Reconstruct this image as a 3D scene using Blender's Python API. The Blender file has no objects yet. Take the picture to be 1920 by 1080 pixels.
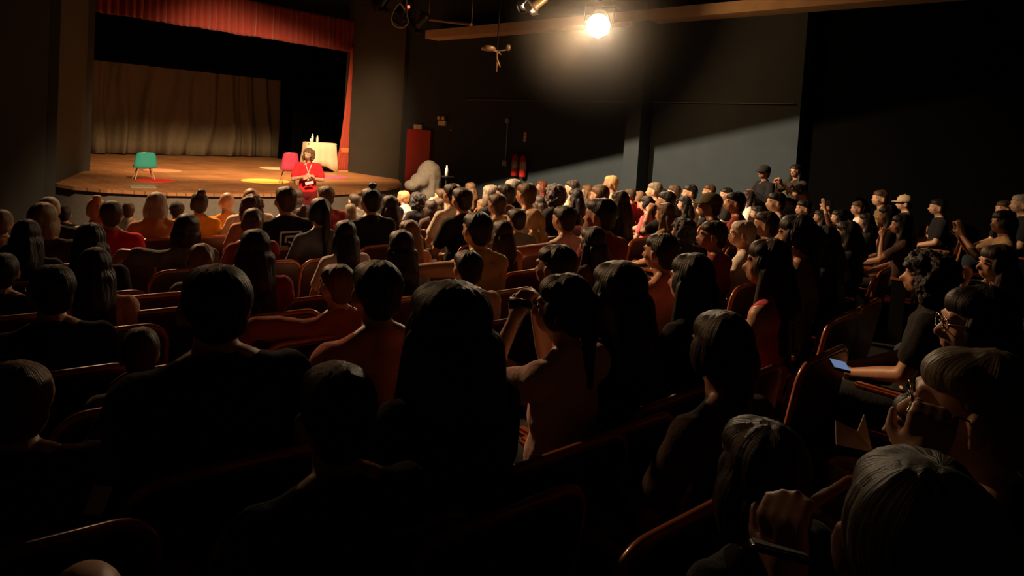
import bpy, bmesh, math, random
from mathutils import Vector, Matrix, noise
import numpy as np
SC = bpy.context.scene
COL = SC.collection
R = math.radians
# ---- the audience: (pixel x of the head, pixel y of its top, head width, hair, hair colour, top colour, arms, head turn, label)
# hair: short bald bob long bun curly cap pony tied ; arms: n lap, h hand at chin, o arm out to the side, c clapping, e elbow out, l leaning
P = [
# front rows, left part
(3,390,36,'short','gb','tan','n',0,"grey-haired person in a tan top cut by the picture's left edge"),
(92,366,42,'short','gr','dk','n',0,"person with pale grey crown behind the fluffy bob"),
(80,377,62,'bob','lb','brn','n',0,"person with a big fluffy light brown bob"),
(122,385,24,'short','bk','dk','n',0,"small dark-haired child beside the fluffy bob"),
(50,408,58,'long','bk','dk','n',0,"woman with straight black hair before the fluffy bob"),
(180,366,40,'bun','bl','wht','n',-15,"blonde woman with a bun in a white top with teal"),
(209,373,44,'short','br','red','n',0,"man with short brown hair in a bright red shirt"),
(241,377,30,'short','br','lbl','n',15,"brown-haired child in a light blue shirt"),
(170,415,64,'long','bk','dk','n',-15,"woman with long dark hair behind the bright red shirt"),
(293,358,44,'bob','gr','org','n',0,"person with tousled grey hair in a tan orange top"),
(332,377,26,'cap','gr','dk','n',0,"small person in a dark grey cap below the stage edge"),
(374,355,32,'bun','dbr','yel','n',0,"woman with pinned-up dark hair in a yellow top"),
(426,360,30,'bald','br','org2','n',-10,"bald man in a bright orange shirt"),
(350,398,58,'bob','dbr','gry','e',0,"person with a dark round bob and one elbow raised"),
(470,352,30,'bald','br','wht','n',0,"bald-headed person in white behind curly light brown hair"),
(472,362,50,'curly','mbr','pch','n',0,"woman with curly light brown hair before a bald head"),
(474,388,50,'tied','mbr','mar','n',0,"woman with a hair clip in a red and white top"),
(378,454,50,'tied','lbr','gry','n',-20,"woman with pale brown parted hair behind the round bob"),
(478,426,62,'long','dbr','red2','n',0,"woman with very long straight dark hair and reddish top"),
(178,460,78,'long','dbr','pch','n',0,"woman with long dark brown hair beside an empty aisle seat"),
(100,490,88,'short','bk','dk','n',-30,"man in glasses with short dark hair and black top"),
(5,470,52,'short','bk','dk','n',0,"dark-haired head touching the left edge above the long bench trim"),
(406,487,114,'short','bk','dk','n',-8,"broad-shouldered man in black, biggest head of the left half"),
(264,608,56,'short','br','gry','n',0,"child in a grey top low between two seats"),
# front rows, centre
(536,346,38,'short','br','dk','n',0,"balding man in a black tee with a white square logo"),
(556,352,26,'bob','dbr','dk','n',0,"dark brown head touching the logo tee man's ear"),
(611,346,26,'short','br','red2','n',0,"brown-haired man in dark red right of the performer"),
(600,368,40,'pony','bk','nvy','n',0,"woman with a long black ponytail in a slate blue top"),
(565,385,30,'bun','br','pch','n',0,"child with a brown bun in a peach top"),
(664,361,22,'short','dbr','gry','n',0,"small dark head left of the topknot man"),
(657,381,30,'bob','gb','gry','n',0,"woman in a patterned grey top left of the topknot man"),
(695,349,36,'short','bk','dk','n',0,"man with shaved neck and dark topknot in black"),
(731,364,38,'long','dbr','dk','n',0,"woman with long dark hair right of the topknot man"),
(757,356,24,'short','bl','wht','n',-50,"blond person turned aside showing a pink cheek"),
(783,358,34,'curly','bk','dk','n',0,"man with dark curly hair in a black top"),
(808,374,28,'bob','dbr','brn','n',0,"dark bob just right of the dark curls"),
(647,410,54,'long','bk','wht','n',0,"woman with long black hair over a white top"),
(768,410,54,'long','lbr','pch','n',-20,"woman with wavy light brown hair"),
(752,428,66,'long','bk','lbl','n',0,"woman with long blue-black hair before the wavy brown hair"),
(895,393,58,'short','bk','ylw','o',0,"man with thick black hair resting his arm on the next seat"),
(634,490,74,'short','mbr','rst','e',-25,"brown-haired man with bent arm over the seat beside"),
(707,481,88,'short','bk','sal','n',0,"shaven-headed man in a salmon pink shirt"),
(877,465,70,'short','bk','bge','n',10,"man with cropped dark hair in a beige shirt"),
(842,518,152,'long','bk','dk','n',0,"woman with very wide mane of black hair in the middle"),
(866,348,34,'short','dbr','dk','n',0,"man with spiky dark hair and pale shoulder edge"),
(848,341,30,'short','bk','wht','n',0,"dark-haired man behind the spiky-haired man"),
(882,341,24,'long','mbr','brn','n',-20,"small light brown head right of the spiky-haired man"),
(826,352,22,'short','br','wht','h',0,"person in pale clothes with hands by the face"),
(822,370,22,'bob','br','brn','n',0,"small brown head under the pale-clothed person"),
(745,385,26,'short','bk','dk','n',0,"dark head between long dark hair and dark curls"),
(920,345,30,'bob','gb','dk','n',0,"grey-brown bob with a white earring"),
(962,333,26,'short','gr','dk','n',-10,"pale-topped head standing out below the fire extinguishers"),
(948,342,32,'short','bk','brn','n',-20,"dark head before the pale-topped head"),
(932,360,34,'short','br','str','n',-10,"man with buzzed brown hair in a pale striped shirt"),
(960,351,24,'long','mbr','brn','n',-20,"narrow brown-haired head beside the buzzed man"),
(987,340,34,'short','mbr','wht','o',-15,"man with fair-edged hair and white shirt, arm outstretched"),
(1016,337,20,'bob','red','red2','n',-60,"small flushed face turned aside near the curly head"),
(1040,342,38,'curly','dbr','dk','n',-10,"person with round curly dark hair before the grey wall"),
(1012,364,26,'long','dbr','mar','n',0,"small dark auburn head under the flushed face"),
(1073,335,22,'short','dbr','bge','n',-30,"small head right of the round curls"),
(1079,352,32,'long','bk','dk','n',-25,"woman with long black hair right of the round curls"),
(1101,345,22,'long','mbr','brn','n',-20,"small brown long-haired head left of the standing blond"),
(1125,344,30,'short','mbr','brn','n',-15,"brown-haired head just under the standing blond person"),
(1146,327,22,'short','bl','bge','n',-40,"blond person in beige rising above the crowd by the wall"),
(1163,356,38,'long','dbr','dk','n',-15,"woman with long dark hair left of the bright red top"),
(1181,352,22,'short','br','red','n',-35,"small person in a bright red top by the wall post"),
(1199,357,22,'pony','lbr','pnk','n',-30,"child with a light brown ponytail and pink top"),
(1213,366,28,'tied','bk','pnk','n',-20,"woman with tied black hair in a coral pink top"),
(1128,367,50,'short','bk','mar','n',-10,"big man with short dark hair in a maroon collared shirt"),
(1228,340,28,'short','gb','gry','n',-30,"grey-haired man just right of the dark wall post"),
(1264,345,24,'short','br','dk','n',-25,"small short-haired head against the lit wall"),
(1250,356,32,'short','bk','dk','h',-25,"dark-haired person with a hand at the chin"),
(1248,378,42,'long','mbr','ylw','n',-20,"woman with long brown hair in a mustard yellow top"),
(942,410,46,'long','dbr','pch','n',-8,"woman with long dark hair embraced by the black-haired man"),
(968,388,32,'short','bk','gry','n',0,"dark head left of the blonde with tied hair"),
(1000,390,36,'pony','bl','tan','n',-25,"blonde child with tied hair in a tan top"),
(1058,382,46,'short','bk','wht','o',0,"black-haired man in white stretching his bare arm"),
(1112,422,52,'long','bk','brn','n',0,"woman with long black hair before the maroon shirt man"),
(1045,453,78,'short','dbr','dk','n',-10,"brown-haired head before the outstretched bare arm"),
(1060,507,112,'tied','dbr','rose','v',-35,"woman in rose top holding binoculars to her eyes"),
(1160,484,112,'long','bk','dk','n',-10,"woman with wide black hair right of the binoculars"),
(1240,433,50,'short','bk','pch','n',-15,"person with short dark hair and an open peach neckline"),
(905,372,24,'bob','mbr','brn','n',0,"small bob between spiky hair and the striped shirt"),
(1100,372,24,'long','dbr','brn','n',-10,"small dark head left of the maroon collared shirt"),
# right part, profiles
(1281,406,60,'curly','bk','dk','n',-15,"person with a mass of black curls"),
(1294,344,28,'short','bk','wht','n',-55,"dark-haired profile looking at the stage against the lit wall"),
(1330,344,26,'short','br','bge','o',-55,"brown-haired profile with an arm along the seat by the wall"),
(1284,366,30,'long','bk','dk','n',-45,"woman with long dark hair, face in profile, above the curls"),
(1333,359,46,'cap','olv','dk','n',-30,"person in an olive cap with a dark top"),
(1362,350,24,'short','bk','dk','n',-55,"small profile between the olive cap and the maroon tee"),
(1379,357,38,'short','bk','mar','n',-55,"boy with bowl-cut black hair in a maroon tee"),
(1403,355,28,'long','dbr','wht','n',-50,"woman with long dark hair in a white top"),
(1456,358,36,'short','bk','wht','n',-55,"man with dark hair and white collar right of the guard"),
(1473,353,26,'bob','olv','olvs','n',-40,"olive-brown head behind the white-collared man"),
(1505,353,26,'short','mbr','tan','n',-50,"fair-skinned head below the clapping standing woman"),
(1508,373,28,'short','bk','gry','n',-60,"man in profile under the fair-skinned head"),
(1437,393,46,'short','dbr','gry','n',-50,"man with cropped hair and grey collar in profile"),
(1393,410,48,'short','wh','wht','n',-50,"white-haired person with glasses"),
(1338,410,54,'short','dbr','mar','n',-45,"man with short dark hair, ear showing, in a maroon shirt"),
(1298,470,94,'long','bk','dk','n',-10,"woman with tall straight black hair right of the peach neckline"),
(1442,443,80,'long','dbr','pnk','n',-35,"woman with long dark hair and bare shoulder in pink"),
(1495,398,70,'tied','bk','olvs','n',-30,"woman with swept-back black hair in an olive top"),
(1545,420,66,'long','bk','dk','n',-20,"woman with black hair falling right of the olive top"),
(1538,392,24,'long','bk','dk','n',-55,"small face in profile over the swept-back hair"),
(1572,392,26,'long','bk','tan','r',-50,"person raising one hand above the dark heads"),
(1590,412,48,'long','bk','dk','h',-30,"dark long-haired person with a hand by the mouth"),
(1608,375,26,'short','br','wht','n',-60,"child in profile with a white collar near the dark drape"),
(1651,354,30,'short','br','olvs','n',-50,"tall seated man in an olive jacket near the dark drape"),
(1665,383,40,'long','bk','dk','n',-30,"woman with black hair before the olive jacket"),
(1696,364,28,'cap','bge','dk','n',-45,"person wearing a beige cap in the dim corner"),
(1759,371,26,'short','bk','dk','n',-40,"dim dark figure alone right of the beige cap"),
(1690,400,40,'long','bk','brn','h',-40,"dim woman under the beige cap with a hand up"),
(1882,374,24,'short','br','dk','n',-50,"small dim face at the far right of the crowd"),
(1880,392,46,'tied','bk','tan','c',-50,"woman in a tan top clapping at the right edge"),
(1915,362,26,'short','gr','dk','n',-40,"pale-crowned person cut by the right edge"),
(1742,464,112,'curly','bk','dk','n',-30,"man with bushy black curls and black tee"),
(1870,455,76,'long','dbr','tan','h',-45,"woman in tan with hands at her mouth, right edge"),
(1835,528,156,'long','bk','dk','n',-45,"woman with sleek black hair and an earring"),
(1352,577,116,'tied','dbr','brn','n',30,"woman with brown hair tied back before the black sweep of seats"),
(1420,385,24,'bob','bk','dk','n',-45,"small dark bob above the cropped grey-collared man"),
(1318,378,24,'bob','bk','dk','n',-40,"small dark head above the maroon-shirted man"),
(1240,352,20,'short','dbr','dk','n',-30,"tiny head between the grey-haired man and the chin-holder"),
(1625,398,34,'long','bk','dk','n',-40,"dark long-haired figure under the white-collared child"),
(1550,375,20,'short','bk','dk','n',-50,"tiny dark head left of the raised hand"),
# foreground
(34,668,116,'short','lbr','mar2','n',-30,"person with sandy hair at lower left, dark maroon top"),
(632,670,140,'short','dbr','dk','n',0,"person with tousled brown hair low in front of an empty seat"),
(1428,780,140,'bob','dbr','dk','n',45,"dark brown bob just above the hands at the bottom"),
(1832,640,195,'short','gb','dk','m',-38,"grey-blond man in glasses resting his mouth on his fist"),
(1700,832,330,'short','olvg','grn','f',95,"grey-haired person bending close to the camera, lower right"),
(158,1058,68,'bald','br','dk','n',0,"bald crown just entering the bottom edge"),
]
# ---- where each seated person sits: a spot on the raked floor along the photo's line of sight
CY, SY, CR, FPX = math.radians(47.6), 0, math.radians(3.6), 1230.0
PITCH = math.radians(2.5); SHPX = 286 - FPX*math.tan(PITCH)
EYE = 2.3
def _cam():
    R = (math.cos(CY), -math.sin(CY), 0.0)
    F = (math.sin(CY)*math.cos(PITCH), math.cos(CY)*math.cos(PITCH), -math.sin(PITCH))
    U = (R[1]*F[2]-R[2]*F[1], R[2]*F[0]-R[0]*F[2], R[0]*F[1]-R[1]*F[0])
    c, s = math.cos(CR), math.sin(CR)
    R2 = tuple(R[i]*c + U[i]*s for i in range(3)); U2 = tuple(U[i]*c - R[i]*s for i in range(3))
    return R2, U2, F
CR_, CU_, CF_ = _cam()
def ray(x, y):                      # direction per unit of depth
    a, b = (x-960)/FPX, (540-y-SHPX)/FPX
    return tuple(CF_[i] + a*CR_[i] + b*CU_[i] for i in range(3))
def at(x, y, d):
    r = ray(x, y); return (r[0]*d, r[1]*d, EYE + r[2]*d)
def proj(p):
    q = (p[0], p[1], p[2]-EYE)
    z = sum(q[i]*CF_[i] for i in range(3))
    return (960 + FPX*sum(q[i]*CR_[i] for i in range(3))/z, 540 - SHPX - FPX*sum(q[i]*CU_[i] for i in range(3))/z, z)
DROP = [(6.5,1.02),(9,.92),(10,.78),(11,.66),(13,.54),(16,.45),(19,.40),(30,.3)]
def floor_z(x, y):
    r = math.hypot(x-7, y-16)
    if r <= DROP[0][0]: d = DROP[0][1]
    else:
        for (a, b), (c, e) in zip(DROP, DROP[1:]):
            if r <= c: d = b + (e-b)*(r-a)/(c-a); break
        else: d = DROP[-1][1]
    return 1.03 - d
WID = dict(short=.165,bald=.155,bob=.2,long=.195,bun=.17,curly=.25,cap=.19,pony=.175,tied=.18)
FIXED = {(158,1058):.98, (34,668):1.5, (632,670):1.36, (1428,780):1.3, (1832,640):1.30, (1700,832):.80, (406,487):1.88, (842,518):1.72}
def solve():
    out = []
    for p in P:
        x, y, w, hair, turn = p[0], p[1], p[2], p[3], p[7]
        real = WID[hair] * (1 + .18*min(abs(turn)+(10 if x > 1200 else 0), 60)/60)
        d0 = FPX*real/w
        r = ray(x, y)
        best = None
        for k in range(61):
            d = d0*(.62 + k*.0145)
            X, Y, Z = r[0]*d, r[1]*d, EYE+r[2]*d
            e = ((math.log(d/d0))/.13)**2 + ((Z - floor_z(X, Y) - 1.25)/.07)**2
            if X > 10.75: e += 50*(X-10.75)
            if best is None or e < best[0]: best = (e, d)
        out.append(best[1])
    for i, p in enumerate(P):
        if (p[0], p[1]) in FIXED: out[i] = FIXED[(p[0], p[1])]
    d0s = list(out)
    rs = [ray(p[0], p[1]) for p in P]
    face = []
    for it in range(160):
        pos = [(rs[i][0]*out[i], rs[i][1]*out[i]) for i in range(len(P))]
        mv = [0.0]*len(P)
        for i in range(len(P)):
            for j in range(i):
                dx, dy = pos[i][0]-pos[j][0], pos[i][1]-pos[j][1]
                if dx*dx+dy*dy > 1.2: continue
                mx, my = (pos[i][0]+pos[j][0])/2, (pos[i][1]+pos[j][1])/2
                a = math.atan2(5-mx, 25-my)
                u = dx*math.cos(a) - dy*math.sin(a); v = dx*math.sin(a) + dy*math.cos(a)
                q = math.sqrt((u/.5)**2 + (v/.78)**2)
                if q < 1:
                    g = (1-q)*.12
                    s = 1 if out[i] > out[j] else -1
                    mv[i] += s*g; mv[j] -= s*g
        for i in range(len(P)):
            if (P[i][0], P[i][1]) in FIXED: continue
            out[i] += mv[i] - .02*(out[i]-d0s[i])
            lim = 10.8/rs[i][0] if rs[i][0] > .1 else 99
            out[i] = min(out[i], lim)
    return out, d0s
# ================= camera, world, exposure =================
cd = bpy.data.cameras.new('camera'); co = bpy.data.objects.new('camera', cd); COL.objects.link(co)
cd.sensor_width = 36; cd.lens = 36*FPX/1920; cd.shift_y = -SHPX/1920; cd.clip_start = .05; cd.clip_end = 80
co.matrix_world = Matrix(((CR_[0], CU_[0], -CF_[0], 0), (CR_[1], CU_[1], -CF_[1], 0), (CR_[2], CU_[2], -CF_[2], EYE), (0, 0, 0, 1)))
SC.camera = co
SC.view_settings.view_transform = 'Standard'; SC.view_settings.look = 'None'
SC.view_settings.exposure = 0; SC.view_settings.gamma = 1
try: SC.view_settings.use_curve_mapping = False
except Exception: pass
w = bpy.data.worlds.new('night'); SC.world = w; w.use_nodes = True
w.node_tree.nodes['Background'].inputs[0].default_value = (1, .85, .6, 1)
w.node_tree.nodes['Background'].inputs[1].default_value = .0005
SC.cycles.max_bounces = 5; SC.cycles.diffuse_bounces = 3; SC.cycles.glossy_bounces = 2
SC.cycles.sample_clamp_indirect = 3
# ================= lights =================
def spot(name, loc, target, power, col, size=60, blend=.5, rad=.08):
    l = bpy.data.lights.new(name, 'SPOT'); l.energy = power; l.color = col; l.spot_size = R(size); l.spot_blend = blend; l.shadow_soft_size = rad
    o = bpy.data.objects.new(name, l); COL.objects.link(o); o.location = loc
    o.rotation_euler = (Vector(target)-Vector(loc)).to_track_quat('-Z', 'Y').to_euler(); return o
WARM = (1, .66, .34)
spot('stage_wash_light', (6.3, 12.6, 6.35), (8.0, 17.6, .9), 2600, WARM, 68, .8, .3)
spot('stage_wash_light', (8.8, 12.4, 6.35), (9.2, 17.0, .9), 2300, WARM, 68, .8, .3)
spot('front_of_house_light', (3.4, 5.2, 6.3), (5.6, 11.0, .9), 5600, (1, .70, .42), 50, .9, .12)
LAMP = at(1122, 46, 11.2)
spot('lamp_light', LAMP, (3.2, 7.6, 1.0), 10500, (1, .58, .27), 96, 1.0, .07)
spot('house_light', (3.6, 11.4, 6.2), (4.4, 5.5, 1.0), 5200, (1, .58, .29), 57, .9, .2)
WALLL = (3.2, 8.6, 5.6)
spot('side_house_light', WALLL, (9.6, 6.9, 1.1), 7600, (1, .72, .44), 76, .9, .010)
l_ = bpy.data.lights.new('lamp_glow', 'POINT'); l_.energy = 130; l_.color = (1, .50, .18); l_.shadow_soft_size = .05  # extra point light, added to fill the lamp's halo on all sides
o_ = bpy.data.objects.new('lamp_glow', l_); COL.objects.link(o_); o_.location = (LAMP[0]-.16, LAMP[1]-.12, LAMP[2]-.05)
# ================= helpers =================
def nt(name):
    m = bpy.data.materials.new(name); m.use_nodes = True
    return m, m.node_tree.nodes, m.node_tree.links, m.node_tree.nodes['Principled BSDF']
def mat(name, col=None, rough=.7, metal=0, obj=False, scale=20, var=.25, bump=0, stretch=(1,1,1), emit=None, estr=0, sheen=0, spec=.5, coat=0, detail=4):
    m, n, l, b = nt(name)
    b.inputs['Roughness'].default_value = rough; b.inputs['Metallic'].default_value = metal
    b.inputs['Specular IOR Level'].default_value = spec
    if sheen: b.inputs['Sheen Weight'].default_value = sheen
    if coat: b.inputs['Coat Weight'].default_value = coat; b.inputs['Coat Roughness'].default_value = .15
    tc = n.new('ShaderNodeTexCoord'); mp = n.new('ShaderNodeMapping'); mp.inputs['Scale'].default_value = stretch
    nz = n.new('ShaderNodeTexNoise'); nz.inputs['Scale'].default_value = scale; nz.inputs['Detail'].default_value = detail
    l.new(tc.outputs['Object'], mp.inputs[0]); l.new(mp.outputs[0], nz.inputs[0])
    mr = n.new('ShaderNodeMapRange'); mr.inputs['To Min'].default_value = 1-var; mr.inputs['To Max'].default_value = 1+var
    l.new(nz.outputs[0], mr.inputs[0])
    mx = n.new('ShaderNodeMix'); mx.data_type = 'RGBA'; mx.blend_type = 'MULTIPLY'; mx.inputs[0].default_value = 1
    if obj: oi = n.new('ShaderNodeObjectInfo'); l.new(oi.outputs['Color'], mx.inputs[6])
    else: mx.inputs[6].default_value = (*col, 1)
    l.new(mr.outputs[0], mx.inputs[7]); l.new(mx.outputs[2], b.inputs['Base Color'])
    if bump:
        bp = n.new('ShaderNodeBump'); bp.inputs['Strength'].default_value = bump; bp.inputs['Distance'].default_value = .01
        l.new(nz.outputs[0], bp.inputs['Height']); l.new(bp.outputs[0], b.inputs['Normal'])
    if emit: b.inputs['Emission Color'].default_value = (*emit, 1); b.inputs['Emission Strength'].default_value = estr
    return m
SKIN = mat('skin', obj=True, rough=.5, scale=14, var=.1)
HAIR = mat('hair', obj=True, rough=.50, scale=16, var=.45, bump=.55, detail=8, spec=.35)
def hair_strands(m):
    n, l = m.node_tree.nodes, m.node_tree.links
    mp = [q for q in n if q.type == 'MAPPING'][0]; tc = [q for q in n if q.type == 'TEX_COORD'][0]
    sx = n.new('ShaderNodeSeparateXYZ'); cx = n.new('ShaderNodeCombineXYZ'); ad = n.new('ShaderNodeMath'); ad.inputs[1].default_value = .04
    nm = n.new('ShaderNodeVectorMath'); nm.operation = 'NORMALIZE'; s2 = n.new('ShaderNodeCombineXYZ'); a2 = n.new('ShaderNodeVectorMath')
    l.new(tc.outputs['Object'], sx.inputs[0]); l.new(sx.outputs[0], cx.inputs[0]); l.new(sx.outputs[1], ad.inputs[0]); l.new(ad.outputs[0], cx.inputs[1])
    l.new(cx.outputs[0], nm.inputs[0]); l.new(sx.outputs[2], s2.inputs[2]); l.new(nm.outputs[0], a2.inputs[0]); l.new(s2.outputs[0], a2.inputs[1]); l.new(a2.outputs[0], mp.inputs[0])
    mp.inputs['Scale'].default_value = (1, 1, 1)
hair_strands(HAIR)
FUZZ = mat('curly_hair', obj=True, rough=.6, scale=70, var=.5, bump=1.0)
CLOTH = mat('cloth', obj=True, rough=.92, scale=60, var=.12, bump=.25, sheen=.04, spec=.12)
DENIM = mat('dark_trousers', (.02, .022, .03), .9, scale=60, bump=.2)
LEATHER = mat('maroon_leather', (.055, .012, .008), .36, scale=40, var=.15, bump=.12, coat=.1)
RIM = mat('lacquered_orange_wood', (.42, .125, .045), .30, scale=12, var=.2, stretch=(1, 8, 8), coat=.4)
IRON = mat('black_iron', (.015, .015, .015), .5, metal=.6)
BLACKP = mat('black_plastic', (.012, .012, .013), .4)
WHITEP = mat('white_plastic', (.7, .68, .62), .5)
GREYP = mat('grey_plastic', (.3, .3, .29), .5)

def link(name, me, parent=None, m=None, color=None):
    o = bpy.data.objects.new(name, me); COL.objects.link(o)
    if parent: o.parent = parent
    if m and not me.materials: me.materials.append(m)
    if color: o.color = (*color, 1)
    return o
def tag(o, label, cat, group=None, kind=None):
    if label: o['label'] = label
    if cat: o['category'] = cat
    if group: o['group'] = group
    if kind: o['kind'] = kind
    return o
def empty(name, loc, rz=0, label=None, cat=None, group=None):
    o = bpy.data.objects.new(name, None); COL.objects.link(o); o.location = loc; o.rotation_euler = (0, 0, rz)
    return tag(o, label, cat, group)
class MB:                                   # collects simple shapes into one mesh
    def __init__(s): s.v = []; s.f = []
    def add(s, v, f):
        k = len(s.v); s.v += [tuple(a) for a in v]; s.f += [tuple(i+k for i in q) for q in f]; return s
    def box(s, c, d, rot=None):
        vs = [Vector((x*d[0]/2, y*d[1]/2, z*d[2]/2)) for x in (-1, 1) for y in (-1, 1) for z in (-1, 1)]
        if rot: vs = [rot @ a for a in vs]
        vs = [a+Vector(c) for a in vs]
        return s.add(vs, [(0,1,3,2), (4,6,7,5), (0,4,5,1), (2,3,7,6), (0,2,6,4), (1,5,7,3)])
    def tube(s, pts, r, n=10, caps=True):   # r: number or list
        pts = [Vector(p) for p in pts]; rr = r if isinstance(r, (list, tuple)) else [r]*len(pts)
        v = []; up = None
        for i, p in enumerate(pts):
            t = (pts[min(i+1, len(pts)-1)] - pts[max(i-1, 0)]).normalized()
            if up is None: up = t.orthogonal().normalized()
            up = (up - t*up.dot(t)).normalized(); sd = t.cross(up)
            v += [p + (up*math.cos(a) + sd*math.sin(a))*rr[i] for a in [2*math.pi*k/n for k in range(n)]]
        f = [(i*n+k, i*n+(k+1) % n, (i+1)*n+(k+1) % n, (i+1)*n+k) for i in range(len(pts)-1) for k in range(n)]
        if caps: f += [tuple(range(n-1, -1, -1)), tuple((len(pts)-1)*n+k for k in range(n))]
        return s.add(v, f)
    def lathe(s, prof, c=(0, 0, 0), n=24, rot=None):      # prof: (r, z)
        v = []
        for r, z in prof:
            for k in range(n):
                a = 2*math.pi*k/n; q = Vector((r*math.cos(a), r*math.sin(a), z))
                if rot: q = rot @ q
                v.append(q+Vector(c))
        m = len(prof)
        f = [(i*n+k, i*n+(k+1) % n, (i+1)*n+(k+1) % n, (i+1)*n+k) for i in range(m-1) for k in range(n)]
        f += [tuple(range(n-1, -1, -1)), tuple((m-1)*n+k for k in range(n))]
        return s.add(v, f)
    def ell(s, c, r, rot=None, nu=14, nv=9):
        v = [Vector((0, 0, -1))]; 
        for i in range(1, nv):
            a = -math.pi/2 + math.pi*i/nv
            v += [Vector((math.cos(a)*math.cos(2*math.pi*k/nu), math.cos(a)*math.sin(2*math.pi*k/nu), math.sin(a))) for k in range(nu)]
        v.append(Vector((0, 0, 1)))
        v = [Vector((a.x*r[0], a.y*r[1], a.z*r[2])) for a in v]
        if rot: v = [rot @ a for a in v]
        v = [a+Vector(c) for a in v]; L = len(v)-1
        f = [(0, 1+(k+1) % nu, 1+k) for k in range(nu)] + [(L, L-nu+k, L-nu+(k+1) % nu) for k in range(nu)]
        f += [(1+i*nu+k, 1+i*nu+(k+1) % nu, 1+(i+1)*nu+(k+1) % nu, 1+(i+1)*nu+k) for i in range(nv-2) for k in range(nu)]
        return s.add(v, f)
    def cap(s, p0, p1, r0, r1, n=12):       # tapered capsule
        p0, p1 = Vector(p0), Vector(p1); t = (p1-p0); L = t.length; t = t.normalized() if L > 1e-6 else Vector((0, 0, 1))
        pts, rs = [], []
        for a in (80, 55, 28): pts.append(p0 - t*r0*math.sin(R(a))); rs.append(r0*math.cos(R(a)))
        pts += [p0, p1]; rs += [r0, r1]
        for a in (28, 55, 80): pts.append(p1 + t*r1*math.sin(R(a))); rs.append(r1*math.cos(R(a)))
        return s.tube(pts, rs, n)
    def mesh(s, name, m=None, smooth=False, mats=None):
        me = bpy.data.meshes.new(name); me.from_pydata(s.v, [], s.f); me.validate()
        if smooth:
            for p in me.polygons: p.use_smooth = True
        if m: me.materials.append(m)
        bm = bmesh.new(); bm.from_mesh(me); bmesh.ops.recalc_face_normals(bm, faces=bm.faces); bm.to_mesh(me); bm.free()
        return me
    def obj(s, name, m, parent=None, smooth=False, bevel=0, color=None):
        o = link(name, s.mesh(name, m, smooth), parent, color=color)
        if bevel:
            b = o.modifiers.new('b', 'BEVEL'); b.width = bevel; b.segments = 2; b.limit_method = 'ANGLE'
        return o
def fuse(mb, voxel, smooth=4, m=None, name='body', disp=None):       # union of the shapes as one continuous surface
    me = mb.mesh('tmp'); o = bpy.data.objects.new('tmp', me); COL.objects.link(o)
    r = o.modifiers.new('r', 'REMESH'); r.mode = 'VOXEL'; r.voxel_size = voxel
    sm = o.modifiers.new('s', 'SMOOTH'); sm.factor = .5; sm.iterations = smooth
    dg = bpy.context.evaluated_depsgraph_get(); dg.update()
    out = bpy.data.meshes.new_from_object(o.evaluated_get(dg)); out.name = name
    bpy.data.objects.remove(o); bpy.data.meshes.remove(me)
    if disp:
        n = len(out.vertices); co_ = np.empty(n*3); out.vertices.foreach_get('co', co_); nr = np.empty(n*3); out.vertices.foreach_get('normal', nr)
        co_ = co_.reshape(-1, 3); nr = nr.reshape(-1, 3)
        d = np.array([disp(Vector(c)) for c in co_]); co_ += nr*d[:, None]; out.vertices.foreach_set('co', co_.ravel())
    for p in out.polygons: p.use_smooth = True
    out.materials.clear()
    if m: out.materials.append(m)
    return out
# ================= the room =================
WALLM = mat('dark_wall_paint', (.036, .048, .058), .85, scale=3, var=.15, spec=.15)
WALLP = mat('proscenium_paint', (.045, .042, .034), .85, scale=3, var=.15)
DRAPE = mat('black_drape', (.0016, .0016, .0016), .95, scale=30, var=.2, spec=.03)
FLOORM = mat('dark_carpet', (.02, .017, .015), .95, scale=80, var=.4)
def structure(name, mb, m, smooth=False):
    return tag(mb.obj(name, m, smooth=smooth), None, None, kind='structure')
# raked floor
g = MB(); nx, ny = 60, 66; x0, x1, y0, y1 = -6.5, 11.5, -6.0, 18.2
vs = [(x0+(x1-x0)*i/nx, y0+(y1-y0)*j/ny) for j in range(ny+1) for i in range(nx+1)]
g.add([(x, y, floor_z(x, y)) for x, y in vs], [(j*(nx+1)+i, j*(nx+1)+i+1, (j+1)*(nx+1)+i+1, (j+1)*(nx+1)+i) for j in range(ny) for i in range(nx)])
structure('floor', g, FLOORM, True)
ST = .9                                    # stage height
arc = [(3.2, 14.25), (3.35, 13.6), (3.72, 13.0), (4.5, 12.35), (5.4, 11.95), (6.4, 11.75), (7.4, 11.75), (8.4, 11.95), (9.3, 12.35), (10.2, 12.95), (11.18, 14.4)]
WX = 11.3
wood = nt('stage_boards')
m, n, l, b = wood
tc = n.new('ShaderNodeTexCoord'); br = n.new('ShaderNodeTexBrick'); mp = n.new('ShaderNodeMapping'); mp.inputs['Rotation'].default_value = (0, 0, R(90))
br.inputs['Color1'].default_value = (.46, .20, .075, 1); br.inputs['Color2'].default_value = (.38, .165, .062, 1); br.inputs['Mortar'].default_value = (.15, .06, .02, 1)
br.inputs['Scale'].default_value = 1; br.inputs['Mortar Size'].default_value = .006; br.inputs['Brick Width'].default_value = 3.2; br.inputs['Row Height'].default_value = .14
nz = n.new('ShaderNodeTexNoise'); nz.inputs['Scale'].default_value = 1.4; nz.inputs['Detail'].default_value = 6
mx = n.new('ShaderNodeMix'); mx.data_type = 'RGBA'; mx.blend_type = 'OVERLAY'; mx.inputs[0].default_value = .6
l.new(tc.outputs['Object'], mp.inputs[0]); l.new(mp.outputs[0], br.inputs[0]); l.new(tc.outputs['Object'], nz.inputs[0])
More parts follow.
